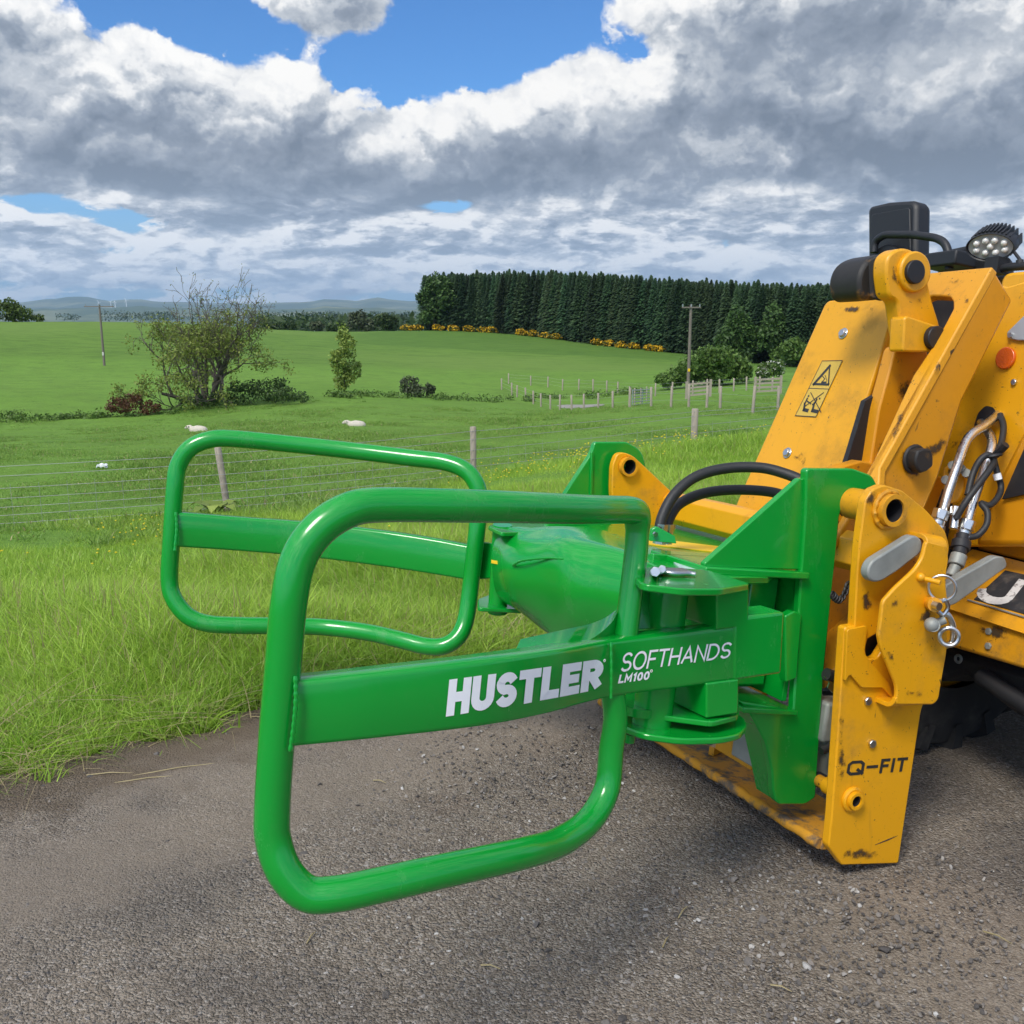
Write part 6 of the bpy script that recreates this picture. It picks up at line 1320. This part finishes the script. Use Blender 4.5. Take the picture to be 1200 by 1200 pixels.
run([(588, 471, 104), (600, 474, 98), (606, 475, 96), (616, 477, 92), (625, 479, 88), (634, 481, 84), (645, 483, 78), (656, 484, 76), (670, 483, 74), (684, 483, 73), (701, 483, 70), (718, 482, 66), (738, 484, 62), (763, 485, 58), (786, 480, 56), (807, 480, 54), (828, 478, 52), (844, 476, 51), (882, 480, 46), (912, 470, 48), (940, 466, 50)], 1.2, .075)
run([(596, 463, 112), (622, 463, 110), (642, 463, 108), (659, 465, 104), (678, 462, 104), (695, 461, 102), (711, 460, 100), (724, 458, 98), (768, 460, 90), (788, 458, 90), (812, 457, 88), (829, 456, 88), (843, 455, 86), (860, 455, 86), (875, 454, 85), (890, 453, 84), (905, 453, 82)], 1.15, .075)
run([(737, 474, 64), (744, 470, 70), (751, 467, 76), (758, 464, 82)], 1.3, .05)
gp_ = empty('metal_gate', wp(752, 474, 66), 'grey tubular metal gate at the near corner of the stock pen', 'gate')
g0, g1 = Vector(wp(741, 474, 66)), Vector(wp(763, 470, 74)); g0.z = hz(g0.x, g0.y); g1.z = hz(g1.x, g1.y)
mb = MB(); H_ = 1.15
for k in (.12, .32, .52, .72, .92, 1.12): mb.tube([g0 + Vector((0, 0, k)), g1 + Vector((0, 0, k))], .03, 6)
for f_ in (0, .5, 1): p = g0.lerp(g1, f_); mb.tube([p + Vector((0, 0, .1)), p + Vector((0, 0, 1.14))], .035, 6)
o = mb.build('gate_frame', 'galvanised', gp_)
for nm, (pa, pb, D), lab in (('wooden_gate', (804, 832, 80), 'weathered wooden rail gate at the back of the pen below the rounded bush'), ('wooden_gate', (884, 914, 76), 'weathered wooden rail gate at the right of the pen beside the boom cover')):
    e = empty(nm, wp((pa + pb) / 2, 468, D), lab, 'gate'); p0, p1 = Vector(wp(pa, 466, D)), Vector(wp(pb, 466, D)); p0.z = hz(p0.x, p0.y); p1.z = hz(p1.x, p1.y)
    for k in (.25, .55, .85, 1.15):
        mb = MB(); c = (p0 + p1) / 2 + Vector((0, 0, k)); mb.box(c, (p1 - p0) / 2, Vector((0, .03, 0)), Vector((0, 0, .07))); mb.build('rail', 'weathered_wood', e)
    for p in (p0, p1):
        mb = MB(); mb.box(p + Vector((0, -.05, .65)), Vector((.09, 0, 0)), Vector((0, .07, 0)), Vector((0, 0, .75))); mb.build('gate_post', 'weathered_wood', e)
for (px, top, base, D, lab, arm) in ((806, 357, 462, 93, 'brown wooden utility pole with a short crossarm beside the rounded bush', .9), (122, 357, 424, 133, 'thin distant utility pole with a wide crossarm on the hill crest at left', 1.9)):
    x, y, z = wp(px, base, D); z = hz(x, y); r_ = ray(px, top); zt = CAM_H + r_.z * D / r_.y; e = empty('utility_pole', (x, y, z), lab, 'utility pole'); mb = MB(); mb.tube([(x, y, z - .3), (x, y, (z + zt) / 2), (x, y, zt)], [.17, .145, .12], 12); mb.build('pole', 'pole_wood', e)
    mb = MB(); mb.box((x, y - .15, zt - .25), Vector((arm, .15, 0)), Vector((0, .05, 0)), Vector((0, 0, .06))); ca = mb.build('crossarm', 'pole_wood', e)
    for s_ in (-.9, 0, .9):
        mb = MB(); mb.cyl((x + s_ * arm, y - .15 + s_ * .15, zt - .2), (x + s_ * arm, y - .15 + s_ * .15, zt + .05), .05, 8); mb.build('insulator', 'galvanised', ca)
    if px == 806: mb = MB(); mb.box((x, y - .17, z + 2.0), Vector((.10, 0, 0)), Vector((0, .01, 0)), Vector((0, 0, .14))); mb.build('notice', 'sticker_yellow', e)
    else: mb = MB(); mb.box((x, y - .17, z + 1.6), Vector((.11, 0, 0)), Vector((0, .01, 0)), Vector((0, 0, .22))); mb.build('notice', 'worn_white', e)
# bare gravel patch inside the pen
mb = MB(); gpv = []
cx, cy, _ = wp(678, 479, 84); n_ = 22
for i in range(n_):
    a = 2 * math.pi * i / n_; rr_ = 1 + .15 * math.sin(3 * a + 1); x, y = cx + 2.0 * rr_ * math.cos(a) + .1 * math.sin(a), cy + 3.6 * rr_ * math.sin(a); gpv.append((x, y, hz(x, y) + .02))
mb.add([(cx, cy, hz(cx, cy) + .14)] + gpv, [(0, 1 + i, 1 + (i + 1) % n_) for i in range(n_)]); mat('pale_gravel', (.27, .25, .22), .9); o = mb.build('gravel_patch', 'pale_gravel', None); tag(o, kind='structure')
# wind turbines far away
for i, (px, py, hp) in enumerate([(116, 359, 7.5), (130, 358, 6.5), (135, 358, 7), (148, 357, 8)]):
    D = 9000; x, y, z = wp(px, py, D); m1 = D / FPX; mb = MB(); H = hp * m1; mb.tube([(x, y, z - 20), (x, y, z + H * .62)], [3.5, 2.2], 6); hb = Vector((x, y - 4, z + H * .62)); mb.sphere(hb, 4, 6, 4)
    for k in range(3):
        a = i * .7 + k * 2.094; d = Vector((math.cos(a), 0, math.sin(a))); mb.tube([hb, hb + d * H * .40], [2.6, .8], 4)
    o = mb.build('wind_turbine', 'white_vinyl'); tag(o, 'tiny white wind turbine on the hazy skyline beside the distant utility pole', 'wind turbine', 'wind turbines on the skyline')

# =================================================================== sheep and other small things
def sheep(px, py, D, heading, lab, dark):
    x, y, z = wp(px, py, D); z = hz(x, y) - .20; e = empty('sheep', (x, y, z), lab, 'sheep'); e.scale = (.78, .78, .78); h = Vector((math.cos(heading), math.sin(heading), 0)); s_ = Vector((-h.y, h.x, 0)); c = Vector((x, y, z)); mb = MB()
    prof = [(-.58, .26, .05), (-.54, .29, .17), (-.42, .32, .26), (-.2, .33, .30), (.05, .34, .31), (.25, .35, .27), (.38, .42, .20), (.47, .50, .145), (.55, .55, .12), (.66, .53, .10), (.76, .48, .075), (.82, .46, .04)]
    mb.tube([c + h * a + Vector((0, 0, b_)) for a, b_, r_ in prof], [r_ for a, b_, r_ in prof], 16); b_ = mb.build('body', 'wool', e, smooth=80)
    for q in (-1, 1):
        mb = MB(); p = c + h * .55 + Vector((0, 0, .60)) + s_ * q * .09; mb.tube([p, p + s_ * q * .09 + Vector((0, 0, .01)) - h * .03, p + s_ * q * .15 - h * .05], [.03, .04, .01], 6); mb.build('ear', 'wool', e)
        mb = MB(); p = c + h * .68 + Vector((0, 0, .56)) + s_ * q * .085; mb.sphere(p, .04 if dark else .018, 8, 6); mb.build('face_patch' if dark else 'eye', 'wool_dark', e)
    for a in (.22, -.28):
        for q in (-1, 1): mb = MB(); p = c + h * a + s_ * q * .24 + Vector((0, 0, .05)); mb.tube([p, p + h * .22 - Vector((0, 0, .03)), p + h * .34 - Vector((0, 0, .05))], [.07, .05, .04], 8); mb.build('leg', 'wool', e)
sheep(232, 506, 46, R(172), 'cream sheep with dark eye patches lying behind the hoop of the far arm', True)
sheep(417, 500, 46, R(178), 'small white sheep lying in the meadow above the far arm', False)
x, y, z = wp(119, 539, 27); z = hz(x, y); mb = MB(); n_ = 14
rows = []
for i in range(n_):
    a = i / (n_ - 1); rows.append([(x + (a - .5) * .25, y + (k - 2) * .05, z + .12 + .03 * math.sin(a * 9) * math.cos(k * 1.7) + .05 * math.sin(a * math.pi)) for k in range(5)])
mb.add([p for r_ in rows for p in r_] + [(p[0], p[1], p[2] - .06) for r_ in rows for p in r_], [(i * 5 + k, i * 5 + k + 1, (i + 1) * 5 + k + 1, (i + 1) * 5 + k) for i in range(n_ - 1) for k in range(4)] + [(70 + i * 5 + k, 70 + (i + 1) * 5 + k, 70 + (i + 1) * 5 + k + 1, 70 + i * 5 + k + 1) for i in range(n_ - 1) for k in range(4)] + [(i * 5, (i + 1) * 5, 70 + (i + 1) * 5, 70 + i * 5) for i in range(n_ - 1)])
tag(mb.build('white_sheet', 'white_sheet'), 'small white scrap lying in the grass at the left beyond the wire fence', 'litter')
# broad dock plant by the leaning post
dx_, dy_, _ = wp(252, 580, 15.2); dz_ = hz(dx_, dy_); e = empty('dock_plant', (dx_, dy_, dz_), 'broad leaved pale green dock plant beside the leaning fence post', 'plant'); mb = MB()
for i in range(11):
    a = i * 2.4; l_ = .26 + .10 * math.sin(i * 3); d = Vector((math.cos(a), math.sin(a), 0)); s_ = Vector((-d.y, d.x, 0)); b_ = Vector((dx_, dy_, dz_ + .1)); q = [b_, b_ + d * l_ * .5 + Vector((0, 0, .12)), b_ + d * l_ * 1.0 + Vector((0, 0, .16)), b_ + d * l_ * 1.5 + Vector((0, 0, .06))]
    mb.add([q[0] - s_ * .02, q[0] + s_ * .02, q[1] - s_ * .09, q[1] + s_ * .09, q[2] - s_ * .09, q[2] + s_ * .09, q[3]], [(0, 1, 3, 2), (2, 3, 5, 4), (4, 5, 6)])
mb.build('leaf', 'leaf_fresh', e, smooth=0)
# dry stalks lying on the track
stk_ = MB()
for (px, py, l_, a) in [(175, 918, .22, .25), (210, 906, .30, .35), (130, 912, .16, .1), (445, 921, .05, -.4), (800, 1075, .06, 1.0), (1168, 1105, .07, -.8), (915, 1165, .05, -.5), (780, 1110, .05, 1.1), (575, 1140, .05, -.3), (365, 1105, .05, 1.3)]:
    p = gpt(px, py) + Vector((0, 0, .016)); d = Vector((math.cos(a), math.sin(a), 0)) * l_ / 2; stk_.tube([p - d, p + Vector((0, 0, .006)), p + d], [.0022, .002, .001], 5)
o = stk_.build('dry_stalks', 'straw'); tag(o, kind='stuff')

# =================================================================== air between here and the hills
def b_haze():
    m = bpy.data.materials.new('haze'); m.use_nodes = True; nt = m.node_tree
    for x_ in list(nt.nodes): nt.nodes.remove(x_)
    o_ = nt.nodes.new('ShaderNodeOutputMaterial'); v = nt.nodes.new('ShaderNodeVolumePrincipled'); v.inputs['Color'].default_value = (.54, .77, 1.0, 1); v.inputs['Density'].default_value = HAZE_DENSITY; v.inputs['Anisotropy'].default_value = .2
    nt.links.new(v.outputs[0], o_.inputs['Volume']); MATS['haze'] = m
HAZE_DENSITY = 5.5e-5
if HAZE_DENSITY > 0:
    b_haze(); mb = MB(); mb.box((0, 0, 60), (20500, 0, 0), (0, 20500, 0), (0, 0, 340)); tag(mb.build('haze', 'haze', smooth=0), kind='stuff')
